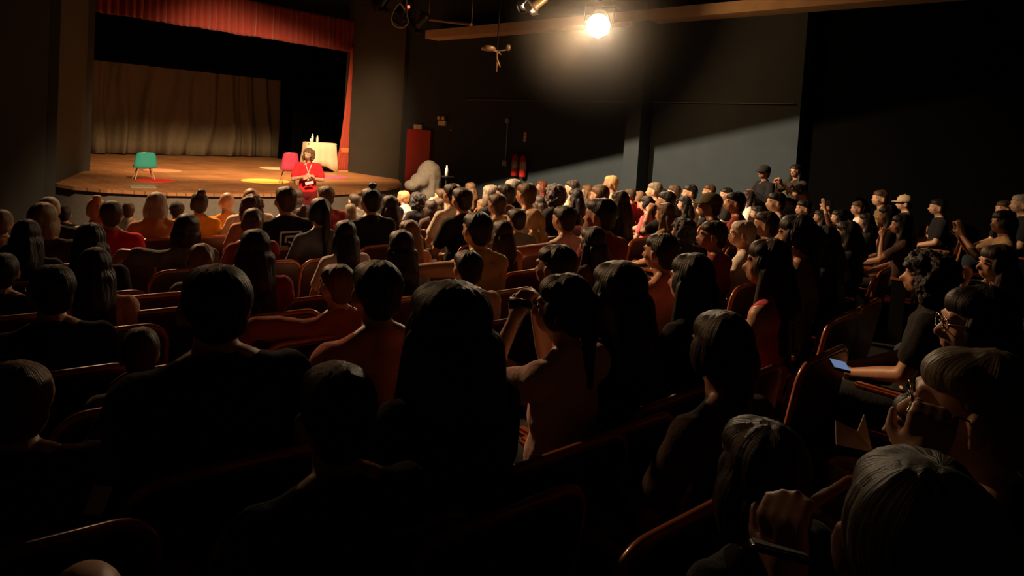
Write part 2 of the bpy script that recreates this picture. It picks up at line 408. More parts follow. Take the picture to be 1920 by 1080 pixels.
l.new(br.outputs[0], mx.inputs[6]); l.new(nz.outputs[0], mx.inputs[7]); l.new(mx.outputs[2], b.inputs['Base Color']); b.inputs['Roughness'].default_value = .5
BOARDS = m
g = MB(); top = arc + [(11.18, 17.2), (13.4, 17.2), (13.4, 24.0), (.8, 24.0), (.8, 17.2), (3.2, 17.2)]
k = len(top)
g.add([(x, y, ST-.06) for x, y in top] + [(x, y, ST) for x, y in top], [tuple(range(k)), tuple(range(2*k-1, k-1, -1))] + [(i, (i+1) % k, k+(i+1) % k, k+i) for i in range(k)])
structure('floor_stage', g, BOARDS)
g = MB(); ins = [(x+(.04 if x < 6.9 else -.04 if x < 10.9 else 0), y+.05) for x, y in arc]
g.add([(x, y, -.05) for x, y in ins] + [(x, y, ST-.06) for x, y in ins] + [(x, y+.08, -.05) for x, y in ins] + [(x, y+.08, ST-.06) for x, y in ins],
      [q for i in range(len(ins)-1) for n_ in (len(ins),) for q in ((i, i+1, n_+i+1, n_+i), (2*n_+i, 3*n_+i, 3*n_+i+1, 2*n_+i+1))])
structure('wall_stage_front', g, mat('stage_fascia_paint', (.16, .13, .10), .8), True)
# side wall and its continuation, proscenium walls, back walls
structure('wall_right', MB().box((WX+.1, 9.15, 3.2), (.2, 10.5, 7)), WALLM)                 # Y 3.9 .. 14.4
structure('wall_right_wing', MB().box((11.28, 15.8, 3.2), (.2, 2.8, 7)), WALLP)            # Y 14.4 .. 17.2
structure('wall_right_rear', MB().box((WX+.35, -1.1, 3.2), (.2, 10.0, 7)), DRAPE)
structure('wall_back', MB().box((2.5, -6.1, 3.2), (18.4, .2, 7)), WALLM)
structure('wall_left', MB().box((-6.6, 6, 3.2), (.2, 24.4, 7)), WALLM)
structure('wall_stage_left', MB().box((-1.7, 14.35, 3.2), (9.8, .2, 7)), WALLP)           # X .. 3.2
structure('wall_stage_wing', MB().box((3.72, 15.6, 3.2), (.15, 3.0, 7), Matrix.Rotation(R(-22.5), 3, 'Z')), WALLP)
structure('trim_1', MB().box((4.36, 17.05, 3.2), (.26, .22, 7)), WALLP)                # pilaster beside the opening
structure('wall_stage_right', MB().box((12.5, 17.3, 3.2), (2.3, .2, 7)), WALLP)
structure('wall_stage_header', MB().box((7.9, 17.3, 6.0), (7.0, .2, 1.6)), WALLM)
structure('wall_stage_back', MB().box((6.5, 24.6, 3.2), (15, .2, 7)), DRAPE)
structure('wall_stage_end', MB().box((13.7, 20.9, 3.2), (.2, 7.4, 7)), DRAPE)
structure('wall_stage_near', MB().box((.6, 20.9, 3.2), (.2, 7.4, 7)), DRAPE)
structure('ceiling', MB().box((3.4, 9.2, 6.75), (20.6, 31, .1)), mat('black_ceiling', (.012, .012, .011), .9, spec=.1))
# long pale soffit along the side wall
structure('trim_2', MB().box((WX-.22, 5.4, 4.74), (.44, 15.6, .2)), mat('beige_soffit', (.55, .40, .26), .7, scale=4))
structure('trim_3', MB().box((WX-.02, 8.0, 3.12), (.04, 8.0, .015)), mat('dull_cable', (.12, .11, .10), .8))
structure('trim_4', MB().box((WX-.2, 6.86, 3.2), (.42, .33, 7)), WALLM)   # pilaster on the side wall; its flank stays dark
def pleats(name, x0, x1, y, z0, z1, amp, wave, m, parent=None, top_amp=None, nz_=14, seed=0, rag=0, wander=0):
    g = MB(); nxx = int(abs(x1-x0)/.025)+2; top_amp = amp if top_amp is None else top_amp
    for j in range(nz_+1):
        t = j/nz_
        for i in range(nxx+1):
            x = x0+(x1-x0)*i/nxx
            a = amp*(1-t)+top_amp*t
            ph = x*2*math.pi/wave + 1.6*noise.noise((x*1.3, seed, t*wander)) + wander*.8*math.sin(t*2.2+x)
            dy = a*(math.sin(ph)+.35*math.sin(2.3*ph+1)) + .6*a*noise.noise((x*3, t*2, seed))
            z = z0+(z1-z0)*t + (rag*noise.noise((x*2, 7, seed)) if j == 0 else 0)
            g.add([(x, y+dy, z)], [])
    g.f = [(j*(nxx+1)+i, j*(nxx+1)+i+1, (j+1)*(nxx+1)+i+1, (j+1)*(nxx+1)+i) for j in range(nz_) for i in range(nxx)]
    o = g.obj(name, m, parent, smooth=True)
    s = o.modifiers.new('s', 'SOLIDIFY'); s.thickness = .012
    return o
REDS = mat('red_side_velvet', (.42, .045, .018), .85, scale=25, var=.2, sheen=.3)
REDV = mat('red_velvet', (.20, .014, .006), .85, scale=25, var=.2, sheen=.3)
GREYC = mat('grey_brown_curtain', (.20, .155, .10), .9, scale=18, var=.25)
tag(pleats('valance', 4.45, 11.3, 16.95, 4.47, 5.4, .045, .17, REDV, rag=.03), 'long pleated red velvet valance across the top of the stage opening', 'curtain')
tag(pleats('stage_curtain', 1.2, 12.9, 23.5, ST+.03, 6.0, .13, .75, GREYC, seed=3, wander=3.2, top_amp=.04), 'wide grey-brown curtain closing the back of the stage', 'curtain')
for i, (a, b_, yy) in enumerate(((12.0, 13.4, 22.6), (11.55, 13.3, 20.9))):
    tag(pleats('wing_curtain', a, b_, yy, ST+.03, 6.0, .07, .3, DRAPE, seed=5+i), ['black wing curtain at the back of the stage, by the grey-brown curtain', 'black wing curtain nearer the table, right side of the stage'][i], 'curtain')
tag(pleats('wing_curtain', 2.4, 4.3, 18.6, ST+.03, 6.0, .06, .3, DRAPE, seed=9), 'black wing curtain behind the left edge of the stage opening', 'curtain')
tag(pleats('shade_curtain', 1.2, 13.4, 20.1, 3.6, 6.3, .06, .35, DRAPE, seed=12), 'black border curtain added behind the red valance to shade the upper stage', 'curtain')  # added black curtain that darkens the top of the back curtain
# red side curtain gathered by a band
side = empty('side_curtain', (11.06, 16.93, ST), 0, 'narrow red side curtain tied with a band, right of the white table', 'curtain')
g = MB(); N = 40; M_ = 26
for j in range(M_+1):
    t = j/M_; z = 3.75*t
    wd = .22 if t > .25 else .22+.24*(1-t/.25)**1.2
    if t > .25: wd = .22 - .02*math.sin((t-.25)*4)
    if abs(t-.17) < .03: wd *= .85
    for i in range(N+1):
        u = i/N-.5
        g.add([(u*wd*1.15 + .20*min(1, t*1.15) - .04*(1-t), -.02+.035*math.sin(u*34)*(.6 if t > .25 else 1), z)], [])
g.f = [(j*(N+1)+i, j*(N+1)+i+1, (j+1)*(N+1)+i+1, (j+1)*(N+1)+i) for j in range(M_) for i in range(N)]
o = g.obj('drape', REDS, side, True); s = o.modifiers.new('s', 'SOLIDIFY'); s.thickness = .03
MB().box((.0, -.03, .64), (.27, .11, .17)).obj('tie_band', mat('orange_band', (.75, .22, .08), .7, scale=60, var=.5), side, bevel=.03)
MB().box((-.03, -.04, .02), (.50, .14, .04)).obj('hem', mat('pale_hem', (.7, .35, .16), .8), side, bevel=.01)
# red door with a small lit sign above it
d1 = tag(MB().box((WX-.03, 13.7, 1.2), (.07, .98, 2.2)).obj('door_1', mat('red_door_paint', (.33, .010, .006), .6)), None, None, kind='structure')
# ================= things on the stage =================
def shell_chair(name, loc, rz, col, label, kid=1.0, wide=1.0):
    t = empty(name, loc, rz, label, 'chair')
    pm = mat(name+'_plastic', col, .35, var=.05, coat=.3)
    g = MB(); nu, nv = 16, 14               # moulded shell: seat running up into the back, facing -y
    prof = [(-.22, .40), (-.19, .385), (-.12, .365), (-.02, .355), (.08, .35), (.14, .36), (.175, .39), (.195, .45), (.21, .54), (.22, .62), (.228, .70), (.232, .77), (.233, .825), (.233, .852), (.233, .86)]
    wid = [.18, .21, .23, .235, .235, .24, .245, .24, .232, .225, .215, .205, .185, .15, .08]
    for j, (y, z) in enumerate(prof):
        for i in range(nu+1):
            u = i/nu*2-1
            g.add([(u*wid[j], y - .05*abs(u)**3*(1 if j > 5 else 0), z + .05*abs(u)**3*(1 if j <= 5 else 0))], [])
    g.f = [(j*(nu+1)+i, j*(nu+1)+i+1, (j+1)*(nu+1)+i+1, (j+1)*(nu+1)+i) for j in range(len(prof)-1) for i in range(nu)]
    o = g.obj('shell', pm, t, True); s = o.modifiers.new('s', 'SOLIDIFY'); s.thickness = .018
    wm = mat(name+'_beech', (.62, .34, .15), .5, scale=20)
    for sx in (-1, 1):
        for sy in (-1, 1): MB().cap((sx*.13, sy*.11-.02, .345), (sx*.21, sy*.2-.02, .012), .017, .012).obj('leg', wm, t, True)
    for sx in (-1, 1): MB().tube([(sx*.16, -.13, .28), (sx*.16, .11, .28)], .006).obj('brace', IRON, t, True)
    t.scale = (kid*wide, kid, kid)
    return t
TEAL = at(270, 333, 13.6); PINK = at(541, 333, 14.6)
shell_chair('shell_chair', (TEAL[0], TEAL[1], ST), R(172), (.05, .52, .42), 'turquoise moulded shell chair with wooden legs on the stage', .68, 1.3)
shell_chair('shell_chair', (PINK[0], PINK[1], ST), R(160), (.88, .09, .17), 'pink moulded shell chair with wooden legs beside the performer', .84, .95)
def floor_pt(x, y):
    r = ray(x, y); d = (ST-EYE)/r[2]; return r[0]*d, r[1]*d
for x, y, rad, c, lab in ((290, 339, .36, (1.0, .04, .03), 'round red mat in front of the turquoise chair'), (304, 320, .42, (.80, .30, .16), 'round salmon mat behind the turquoise chair'),
                     (498, 340, .53, (1.0, .72, .12), 'large round yellow mat at the middle of the stage'), (517, 316, .45, (.75, .66, .45), 'round white mat left of the pink chair'),
                     (622, 332, .42, (.85, .10, .22), 'round pink mat below the white table')):
    a, b_ = floor_pt(x, y)
    g = MB().lathe([(rad, 0), (rad, .008), (rad-.01, .012)], (a, b_, ST+.001), 40)
    tag(g.obj('round_mat', mat('mat_felt', c, .9, scale=90, var=.08), smooth=False), lab, 'mat')
a, b_ = floor_pt(268, 350)
tag(MB().box((a, b_, ST+.004), (.42, .55, .006), Matrix.Rotation(R(-15), 3, 'Z')).obj('floor_card', mat('grey_reflection', (.36, .32, .22), .7)), 'dull grey square card lying at the stage edge under the turquoise chair', 'painted reflection')  # reflection of the turquoise chair on the boards, painted as a grey square
# draped table
a, b_ = at(597, 322, 19.3)[:2]
tb = empty('table', (a, b_, ST), R(-12), 'small table hidden under a white cloth on the stage', 'table')
MB().box((0, 0, .80), (.84, .55, .03)).obj('table_top', GREYP, tb)
for sx in (-1, 1):
    for sy in (-1, 1): MB().tube([(sx*.37, sy*.22, 0), (sx*.37, sy*.22, .785)], .018).obj('leg', IRON, tb)
g = MB(); nn = 72; rings = [(0, .832), (.5, .832), (.97, .831), (1.0, .82), (1.02, .6), (1.05, .35), (1.08, .12)]
for q, z in rings:
    for k in range(nn):
        t = 2*math.pi*k/nn; c, s = math.cos(t), math.sin(t); e = 5
        rr = (abs(c)**e+abs(s)**e)**(-1/e)
        dn = max(0, (.82-z))/.7
        corner = abs(math.sin(2*t))**3
        zz = z - (.10*corner*dn if z < .82 else 0) + (.05*math.sin(3*t)*dn if z < .2 else 0)
        fold = 1+dn*.05*math.sin(t*16)+dn*.08*corner
        g.add([(c*rr*.44*q*fold, s*rr*.30*q*fold, zz)], [])
g.f = [(j*nn+k, j*nn+(k+1) % nn, (j+1)*nn+(k+1) % nn, (j+1)*nn+k) for j in range(len(rings)-1) for k in range(nn)]
o = g.obj('tablecloth', mat('white_cloth', (.82, .66, .47), .9, scale=12, var=.12), smooth=True)
o.location = (a, b_, ST); o.rotation_euler = (0, 0, R(-12)); s = o.modifiers.new('s', 'SOLIDIFY'); s.thickness = .006; s.offset = 1
tag(o, 'white cloth draped over the stage table, corners hanging down', 'tablecloth')
GL = mat('bottle_plastic', (.75, .78, .78), .15, var=.05)
for dx, dy, h, lab in ((-.22, .02, .24, 'taller clear water bottle on the white table'), (-.10, -.06, .20, 'shorter clear water bottle on the white table'), (-.30, -.10, .10, 'clear cup on the white table beside the bottles')):
    r3 = Matrix.Rotation(R(-12), 3, 'Z') @ Vector((dx, dy, 0))
    if h > .15:
        t = empty('water_bottle', (a+r3.x, b_+r3.y, ST+.84), 0, lab, 'bottle')
        bb = MB().lathe([(.03, 0), (.034, .01), (.034, h*.62), (.02, h*.82), (.013, h*.88), (.013, h*.93)]).obj('bottle_body', GL, t, True)
        MB().lathe([(.015, h*.92), (.015, h), (.012, h+.005)]).obj('cap', WHITEP, bb)
    else:
        o = MB().lathe([(.025, 0), (.033, h), (.030, h), (.022, .006)]).obj('drinking_cup', GL, None, True); o.location = (a+r3.x, b_+r3.y, ST+.84); tag(o, lab, 'cup')
# ================= things on the side wall =================
def on_wall(x, y, X=WX):
    r = ray(x, y); d = X/r[0]; return Vector((X, r[1]*d, EYE+r[2]*d)), d
p, d = on_wall(832, 229)
t = empty('emergency_light', p, 0, 'white emergency light box with two round lamps, right of the red door', 'emergency light')
MB().box((-.04, 0, -.03), (.08, .27, .13)).obj('housing', WHITEP, t, bevel=.01)
for s_ in (-1, 1): MB().lathe([(.02, 0), (.05, .02), (.052, .06), (.045, .07)], (-.05, s_*.085, .10), 16, Matrix.Rotation(R(-90), 3, 'Y')).obj('lamp_head', WHITEP, t, True)
p, d = on_wall(786, 238)
t = empty('door_sign', p, 0, 'small pale exit sign plate above the red door', 'sign'); 
MB().box((-.03, 0, 0), (.05, .34, .13)).obj('sign_box', mat('sign_green_grey', (.35, .38, .34), .5), t)
for k in (-.09, .01, .1): MB().box((-.058, k, 0), (.006, .05, .09)).obj('pictogram', WHITEP, t)
p, d = on_wall(847, 244); tag(MB().box((-.02, 0, 0), (.04, .05, .05)).obj('wall_button', GREYP, bevel=.005), 'tiny pale wall button under the emergency light', 'button').location = p
p, d = on_wall(953, 227); q, _ = on_wall(948, 306)
o = tag(MB().box((-.03, 0, 0), (.06, .1, .11)).obj('junction_box', GREYP, bevel=.008), 'small grey junction box at the top of the thin wall conduit', 'box'); o.location = p
o = tag(MB().tube([(WX-.02, p.y, p.z-.05), (WX-.02, p.y, q.z+.06)], .012).obj('wall_conduit', GREYP), 'thin grey conduit running down the dark side wall', 'pipe')
o = tag(MB().box((-.03, 0, 0), (.06, .13, .13)).obj('switch_box', GREYP, bevel=.008), 'grey switch box at the foot of the thin wall conduit', 'switch'); o.location = (q.x, p.y, q.z)
p, d = on_wall(985, 257)
t = empty('wall_plate', p, 0, 'narrow upright pinkish safety sign above the fire extinguishers', 'sign')
MB().box((-.01, 0, 0), (.015, .09, .23)).obj('plate', mat('pink_plate', (.55, .30, .28), .6), t)
for z in (-.07, 0, .07): MB().box((-.02, 0, z), (.006, .06, .03)).obj('printed_band', WHITEP, t)
EXR = mat('extinguisher_red', (.62, .03, .02), .35, coat=.3)
for x, yy, lab in ((964, 330, 'red fire extinguisher with pale label, the one nearer the stage'), (979, 332, 'red fire extinguisher with pale label, the one nearer the lit wall')):
    p, d = on_wall(x, yy, WX-.12)
    t = empty('fire_extinguisher', p, 0, lab, 'fire extinguisher')
    tk = MB().lathe([(.07, 0), (.08, .02), (.08, .40), (.06, .46), (.025, .49), (.025, .52)]).obj('cylinder_tank', EXR, t, True)
    MB().lathe([(.0815, .18), (.0815, .36)], n=24).obj('tank_label', mat('label_paper', (.6, .42, .3), .7), tk, True)
    MB().box((-.03, 0, .55), (.11, .03, .05)).obj('handle', BLACKP, t, bevel=.008)
    MB().tube([(-.03, 0, .52), (-.10, .02, .46), (-.10, .03, .25), (-.09, .03, .14)], .012).obj('hose', BLACKP, t, True)
    MB().box((.1, 0, .30), (.04, .18, .04)).obj('bracket', IRON, t)
# covered loudspeaker on the floor beside the stage
pp = at(806, 300, 14.2)
g = MB(); g.ell((0, 0, .0), (.36, .33, .42)).ell((-.30, 0, -.12), (.25, .3, .22)).ell((-.55, .03, -.22), (.18, .25, .14)).cap((0, 0, -.1), (0, 0, -.62), .34, .36)
o = link('covered_loudspeaker', fuse(g, .03, 4, mat('grey_cover_cloth', (.24, .20, .155), .9), 'covered_loudspeaker', lambda c: .02*noise.noise(c*6)))
o.location = (pp[0], pp[1], pp[2]-.36); o.scale = (.8, .8, .85); tag(o, 'rounded grey cloth-covered loudspeaker beside the red door', 'loudspeaker')
pp = at(837, 330, 12.5)
o = MB().lathe([(.03, 0), (.03, .12), (.015, .17), (.015, .2)]).obj('small_bottle', WHITEP, None, True); o.location = pp; tag(o, 'tiny white bottle glinting right of the covered loudspeaker', 'bottle')
lg = MB().tube([(0, 0, -.02), (0, 0, -pp[2]+floor_z(pp[0], pp[1]))], .02)
lg.box((0, 0, -.01), (.2, .2, .02)).box((0, 0, -pp[2]+floor_z(pp[0], pp[1])+.015), (.24, .24, .03))
o = lg.obj('side_stand', BLACKP); o.location = pp; tag(o, 'black floor stand carrying the tiny white bottle', 'stand')
# ================= lamps and rigging under the ceiling =================
CANM = mat('lamp_can_black', (.02, .02, .02), .4, metal=.4)
def fixture(loc, target, label, lens=None, est=0, size=1.0, hook=True, lit=False, doors=True):
    t = empty('stage_lamp', loc, 0, label, 'stage lamp'); t.scale = (size,)*3
    rot = (Vector(target)-Vector(loc)).to_track_quat('-Z', 'Y').to_matrix()
    m = CANM if not lit else mat('lamp_can_grey', (.55, .5, .42), .4, metal=.3)
    hs = MB().lathe([(.06, .24), (.09, .20), (.095, .0), (.11, -.02), (.11, -.06), (.10, -.06), (.085, -.01)], rot=rot, n=20).obj('lamp_housing', m, t, True)
    lm = mat('lamp_lens', (.8, .6, .4), .2, emit=lens or (1, .7, .4), estr=est) if est else mat('lamp_glass', (.3, .3, .3), .1)
    MB().lathe([(.001, -.012), (.05, -.022), (.088, -.01), (.001, 0)], rot=rot, n=20).obj('lens', lm, hs, True)
    for a in range(4 if doors else 0):
        q = rot @ Matrix.Rotation(R(90*a), 3, 'Z')
        MB().box(q @ Vector((.13, 0, -.11)), (.008, .17, .12), q @ Matrix.Rotation(R(28), 3, 'Y')).obj('barn_door', m, hs)
    MB().tube([rot @ Vector((-.12, 0, .08)), rot @ Vector((-.13, 0, .1)) + Vector((0, 0, .14)), rot @ Vector((.13, 0, .1)) + Vector((0, 0, .14)), rot @ Vector((.12, 0, .08))], .01).obj('yoke', m, t)
    if hook: MB().tube([(0, 0, .2), (0, 0, (6.35-loc[2])/size)], .012).obj('drop_rod', IRON, t)
    return t
BR = Vector(LAMP)
dirv = (Vector((0, 0, EYE)) - BR).normalized()
fixture(BR + Vector((0, 0, 0)), (3.0, 2.6, 1.2), 'dazzling warm lamp shining toward the audience below the soffit', (1, .80, .52), 400, 2.0, doors=False)
for nm, a, b_ in (('lighting_bar', (-3, 8.9, 6.35), (11.2, 8.9, 6.35)), ('lighting_bar', (-3, 6.2, 6.35), (11.2, 6.2, 6.35))):
    tag(MB().tube([a, b_], .025).obj(nm, IRON), 'black pipe across the ceiling, ' + ('nearer the stage' if a[1] > 7 else 'nearer the rear seats'), 'pipe')
p = at(800, 42, 12.2); q = at(884, 46, 12.2); p = at(804, 36, 13)
tag(MB().tube([p, q], .03).tube([p, (p[0], p[1], 6.7)], .008).tube([q, (q[0], q[1], 6.7)], .008).obj('short_pipe', mat('tan_pipe', (.3, .2, .12), .5)), 'short sloping tan pipe under the ceiling left of the dazzling lamp', 'pipe')
fixture(at(1004, 8, 11.5), (7, 12, 1), 'pale stage lamp near the top edge, left of the dazzling lamp', (1, .95, .85), 6, 1.0, True, True)
fixture(at(984, 10, 12.2), (5, 8, 1), 'smaller pale stage lamp just left of the top-edge pale lamp', (1, .9, .7), 3, .8, True, True)
fixture(at(752, 24, 13), (6, 12, 1), 'dark stage lamp among cables above the stage corner', None, 0, 1.3)
fixture(at(784, 44, 12.6), (7, 14, 1), 'dark stage lamp right of the coiled cable', None, 0, 1.1)
fixture(at(716, 4, 13), (7, 14, 1), 'dark stage lamp cut by the top edge over the curtain corner', None, 0, 1.2)
led = MB().ell((0, 0, 0), (.03, .03, .03)).obj('indicator_light', mat('red_led', (.8, .05, .03), .4, emit=(1, .06, .03), estr=5)); led.location = at(766, 13, 12.4); tag(MB().box((0, .06, .0), (.12, .08, .10)).tube([(0, .06, .04), (0, .06, 6.7-led.location.z)], .01).obj('dimmer_box', IRON), 'small black box behind the tiny red indicator light', 'box').location = led.location; tag(led, 'tiny red indicator light glowing among the dark lamps', 'light')
g = MB(); c0 = Vector(at(750, 30, 12.2)); pts = [c0 + Vector((.18*math.cos(a), .05*math.sin(a*2), .22*math.sin(a))) for a in [i*.4 for i in range(17)]]
tag(g.tube(pts + [c0+Vector((.1, 0, .5)), c0+Vector((0, 0, 6.4-c0.z))], .014).obj('coiled_cable', mat('grey_cable', (.16, .13, .1), .5), smooth=True), 'loop of grey cable hanging beside the dark lamps', 'cable')
# lit bracket with several small lamps hanging under the soffit
hb = Vector(at(932, 98, 12.0))
t = empty('hanging_light_bracket', hb, 0, 'spiky lit metal bracket on a rod hanging left of the dazzling lamp', 'light fitting')
PALE = mat('pale_metal', (.6, .48, .34), .4, metal=.4)
MB().tube([(0, 0, -.05), (0, 0, 6.7-hb.z)], .014).obj('drop_rod', IRON, t)
MB().lathe([(.02, -.03), (.12, -.01), (.14, .04), (.10, .07), (.02, .08)], (-.13, .10, .03), 16).obj('lamp_dish', PALE, t, True)
for s_ in ((-.16, .12, .04), (.14, -.14, .06), (.09, -.02, -.03), (.0, -.02, -.36)):
    MB().tube([(0, 0, .02), Vector(s_)], [.018, .01]).obj('bracket_arm', PALE, t, True)
MB().lathe([(.02, 0), (.045, .03), (.045, .09), (.02, .11)], (.14, -.14, .04), 12).obj('lamp_head', PALE, t, True)
MB().cap((0, -.02, -.15), (.05, -.05, -.26), .02, .01).obj('clamp', PALE, t, True)
# unseen flag, added to cut the side house light along a slanting wall line
L0 = Vector(WALLL); B1, _ = on_wall(985, 330); B2, _ = on_wall(1500, 221)
u = (B2-B1)
P1 = L0 + (B1-u*.6-L0)*.1; P2 = L0 + (B2+u*.5-L0)*.1; upv = Vector((0, 0, .8))
g = MB(); tn = (P2-P1).cross(upv).normalized()*.006
g.add([P1, P2, P2+upv, P1+upv, P1+tn, P2+tn, P2+upv+tn, P1+upv+tn], [(0,1,2,3), (4,7,6,5), (0,4,5,1), (1,5,6,2), (2,6,7,3), (3,7,4,0)])
tag(g.obj('added_light_flag', IRON), 'unseen black flag added to cut the side house light on the wall', 'lamp shield')
# ================= people =================
V = Vector
def headrot(yaw, pitch=0):
    c = V((0, -.03, 1.07)); r = Matrix.Rotation(yaw, 3, 'Z') @ Matrix.Rotation(pitch, 3, 'X')
    return (lambda p: c + r @ (V(p)-c)), r
# arms per pose: for each side (elbow, wrist, finger direction)
ARMX = {}
def arms(pose):
    if pose in ARMX: return ARMX[pose]
    lapL = ((-.235, .03, .72), (-.10, .27, .63), (.35, .9, -.15)); lapR = ((.235, .03, .72), (.09, .29, .62), (-.35, .9, -.15))
    L, Rr = lapL, lapR
    if pose == 'h': L = ((-.20, .17, .80), (-.06, .17, 1.01), (.3, -.2, .9))
    if pose == 'o': L = ((-.42, .10, .93), (-.66, .15, .92), (-.9, .3, -.2))
    if pose == 'e': L = ((-.41, .03, 1.00), (-.47, .20, .80), (-.1, .5, -.8))
    if pose == 'c': L, Rr = ((-.22, .20, .84), (-.05, .33, 1.01), (.15, .25, .95)), ((.22, .20, .84), (.05, .34, .99), (-.1, .3, .95))
    if pose == 'v': L, Rr = ((-.20, .20, .86), (-.085, .17, 1.09), (.25, -.25, .9)), ((.20, .22, .88), (.075, .19, 1.08), (-.25, -.25, .9))
    if pose == 'm': L, Rr = ((-.16, .24, .80), (-.045, .20, 1.02), (.55, -.35, .75)), ((.18, .24, .78), (.05, .22, 1.0), (-.5, -.3, .7))
    if pose == 'r': L = ((-.26, .12, 1.06), (-.22, .20, 1.30), (0, .2, .97))
    if pose == 'f': L = ((-.30, .24, .86), (-.27, .27, 1.07), (.2, -.1, .97))
    return L, Rr
def hand(g, w, d, side, fr=.0088, curl=.8, pn=None):
    w, d = V(w), V(d).normalized()
    pn = V(pn) if pn else V((-side, .2, -.3))             # palm normal: where the fingers bend to
    pn = (pn - d*pn.dot(d)).normalized(); sd = d.cross(pn).normalized()
    g.cap(w, w+d*.035, .025, .028)
    for k in range(4):
        o = (k-1.5)*.019; ln = (.036, .042, .039, .030)[k]
        a = w + d*.03 + sd*o*.7; b_ = w + d*.088 + sd*o
        g.cap(a, b_, .0135, .0105)
        d2 = (d*math.cos(curl*.7) + pn*math.sin(curl*.7)).normalized(); c = b_ + d2*ln
        d3 = (d*math.cos(curl*1.7) + pn*math.sin(curl*1.7)).normalized(); e = c + d3*ln*.85
        g.cap(b_, c, fr*1.08, fr); g.cap(c, e, fr, fr*.82)
    g.cap(w + d*.02, w + d*.075, .02, .016)
    ts = -1 if side > 0 else 1
    tb = w + d*.025 + sd*.022*ts; tm = tb + (d*.6 + sd*ts*.75 + pn*.35).normalized()*.042; te = tm + (d*.9 + sd*ts*.15 + pn*.5).normalized()*.034
    g.cap(tb, tm, .014, .011); g.cap(tm, te, .0105, .0085)
def body_mesh(pose, yaw, voxel, pitch=0, lean=0.0):
    g = MB(); H, hr = headrot(yaw, pitch)
    fine = voxel < .0085
    g.ell((0, 0, .56), (.155, .115, .12)); g.ell((0, -.02, .68), (.135, .10, .13)); g.ell((0, -.035, .83), (.15, .105, .14)); g.ell((0, -.04, .93), (.16, .09, .09))
    g.cap((-.14, -.045, .965), (.14, -.045, .965), .052, .052); g.cap((0, -.045, .97), (0, -.04, 1.02), .075, .058)
    g.cap((0, -.045, 1.0), H((0, -.012, 1.10)), .056, .05)
    for s in (-1, 1): g.cap((s*.05, -.05, 1.03), (s*.12, -.05, .985), .035, .035)
    # head
    g.ell(H((0, -.008, 1.178)), (.073, .092, .092), hr, 20, 14); g.ell(H((0, .022, 1.128)), (.056, .064, .06), hr, 18, 12); g.ell(H((0, .050, 1.098)), (.030, .034, .026), hr)
    g.ell(H((0, .045, 1.155)), (.055, .045, .05), hr)
    g.cap(H((0, .084, 1.168)), H((0, .106, 1.136)), .008, .0125); g.ell(H((0, .094, 1.133)), (.018, .013, .009), hr)
    g.cap(H((-.035, .078, 1.188)), H((.035, .078, 1.188)), .011, .011)
    g.cap(H((-.016, .086, 1.113)), H((.016, .086, 1.113)), .0065, .0065); g.cap(H((-.013, .085, 1.103)), H((.013, .085, 1.103)), .007, .007)
    for s in (-1, 1):
        g.ell(H((s*.036, .055, 1.14)), (.022, .022, .022), hr)
        er = hr @ Matrix.Rotation(R(-22*s), 3, 'Z')
        g.ell(H((s*.078, -.008, 1.152)), (.009, .020, .032), er); g.ell(H((s*.076, -.002, 1.126)), (.008, .012, .013), er)
    for s, (e, w, d) in zip((-1, 1), arms(pose)):
        sh = V((s*.17, -.045, .955)); e, w, d = V(e), V(w), V(d)
        g.ell(sh, (.057, .056, .058)); m = sh.lerp(e, .45); g.cap(sh, m, .050, .046); g.cap(m, e, .046, .037)
        m2 = e.lerp(w, .35); g.cap(e, m2, .037, .038); g.cap(m2, w, .038, .025)
        hand(g, w, d, s, curl=.35 if pose in 'cr' else 1.35 if pose in 'mf' else 1.0 if pose == 'v' else .8)
        k, a = V((s*.13, .46, .50)), V((s*.13, .47, .10))
        g.cap((s*.09, .02, .515), k, .08, .058); g.cap(k, k.lerp(a, .4), .055, .052); g.cap(k.lerp(a, .4), a, .052, .036)
        g.cap(a + V((0, -.02, -.05)), a + V((s*.02, .15, -.07)), .04, .028)
    if lean:
        for i, v_ in enumerate(g.v):
            if v_[2] > .55: a = lean*min(1, (v_[2]-.55)/.2); q = Matrix.Rotation(-a, 3, 'X') @ (V(v_)-V((0, 0, .55))); g.v[i] = tuple(q+V((0, 0, .55)))
    return fuse(g, voxel, 3 if fine else 2, SKIN, 'person_body')
def shirt_mesh(pose, sleeve, voxel):
    g = MB(); q = .012
    g.ell((0, 0, .56), (.165, .125, .10)); g.ell((0, -.02, .68), (.150, .115, .13)); g.ell((0, -.035, .83), (.163, .117, .145)); g.ell((0, -.04, .93), (.172, .10, .085))
    g.cap((-.14, -.045, .962), (.14, -.045, .962), .062, .062); g.cap((0, -.045, .95), (0, -.045, 1.0), .092, .070)
    for s in (-1, 1): g.cap((s*.045, -.05, 1.015), (s*.12, -.05, .98), .045, .047)
    for s, (e, w, d) in zip((-1, 1), arms(pose)):
        sh = V((s*.17, -.045, .955)); e, w = V(e), V(w)
        if sleeve == 't': g.ell(sh.lerp(V((0, -.04, .955)), .35), (.06, .066, .062)); continue
        g.ell(sh, (.068, .066, .068)); m = sh.lerp(e, .62); g.cap(sh, m, .062, .063)
        if sleeve == 'l': g.cap(m, e, .060, .052); g.cap(e, e.lerp(w, .9), .050, .036)
    def dsp(c): return .006*noise.noise(c*9) + .004*noise.noise(V((c.x*22, c.y*22, c.z*8)))
    return fuse(g, voxel, 2, CLOTH, 'shirt', dsp)
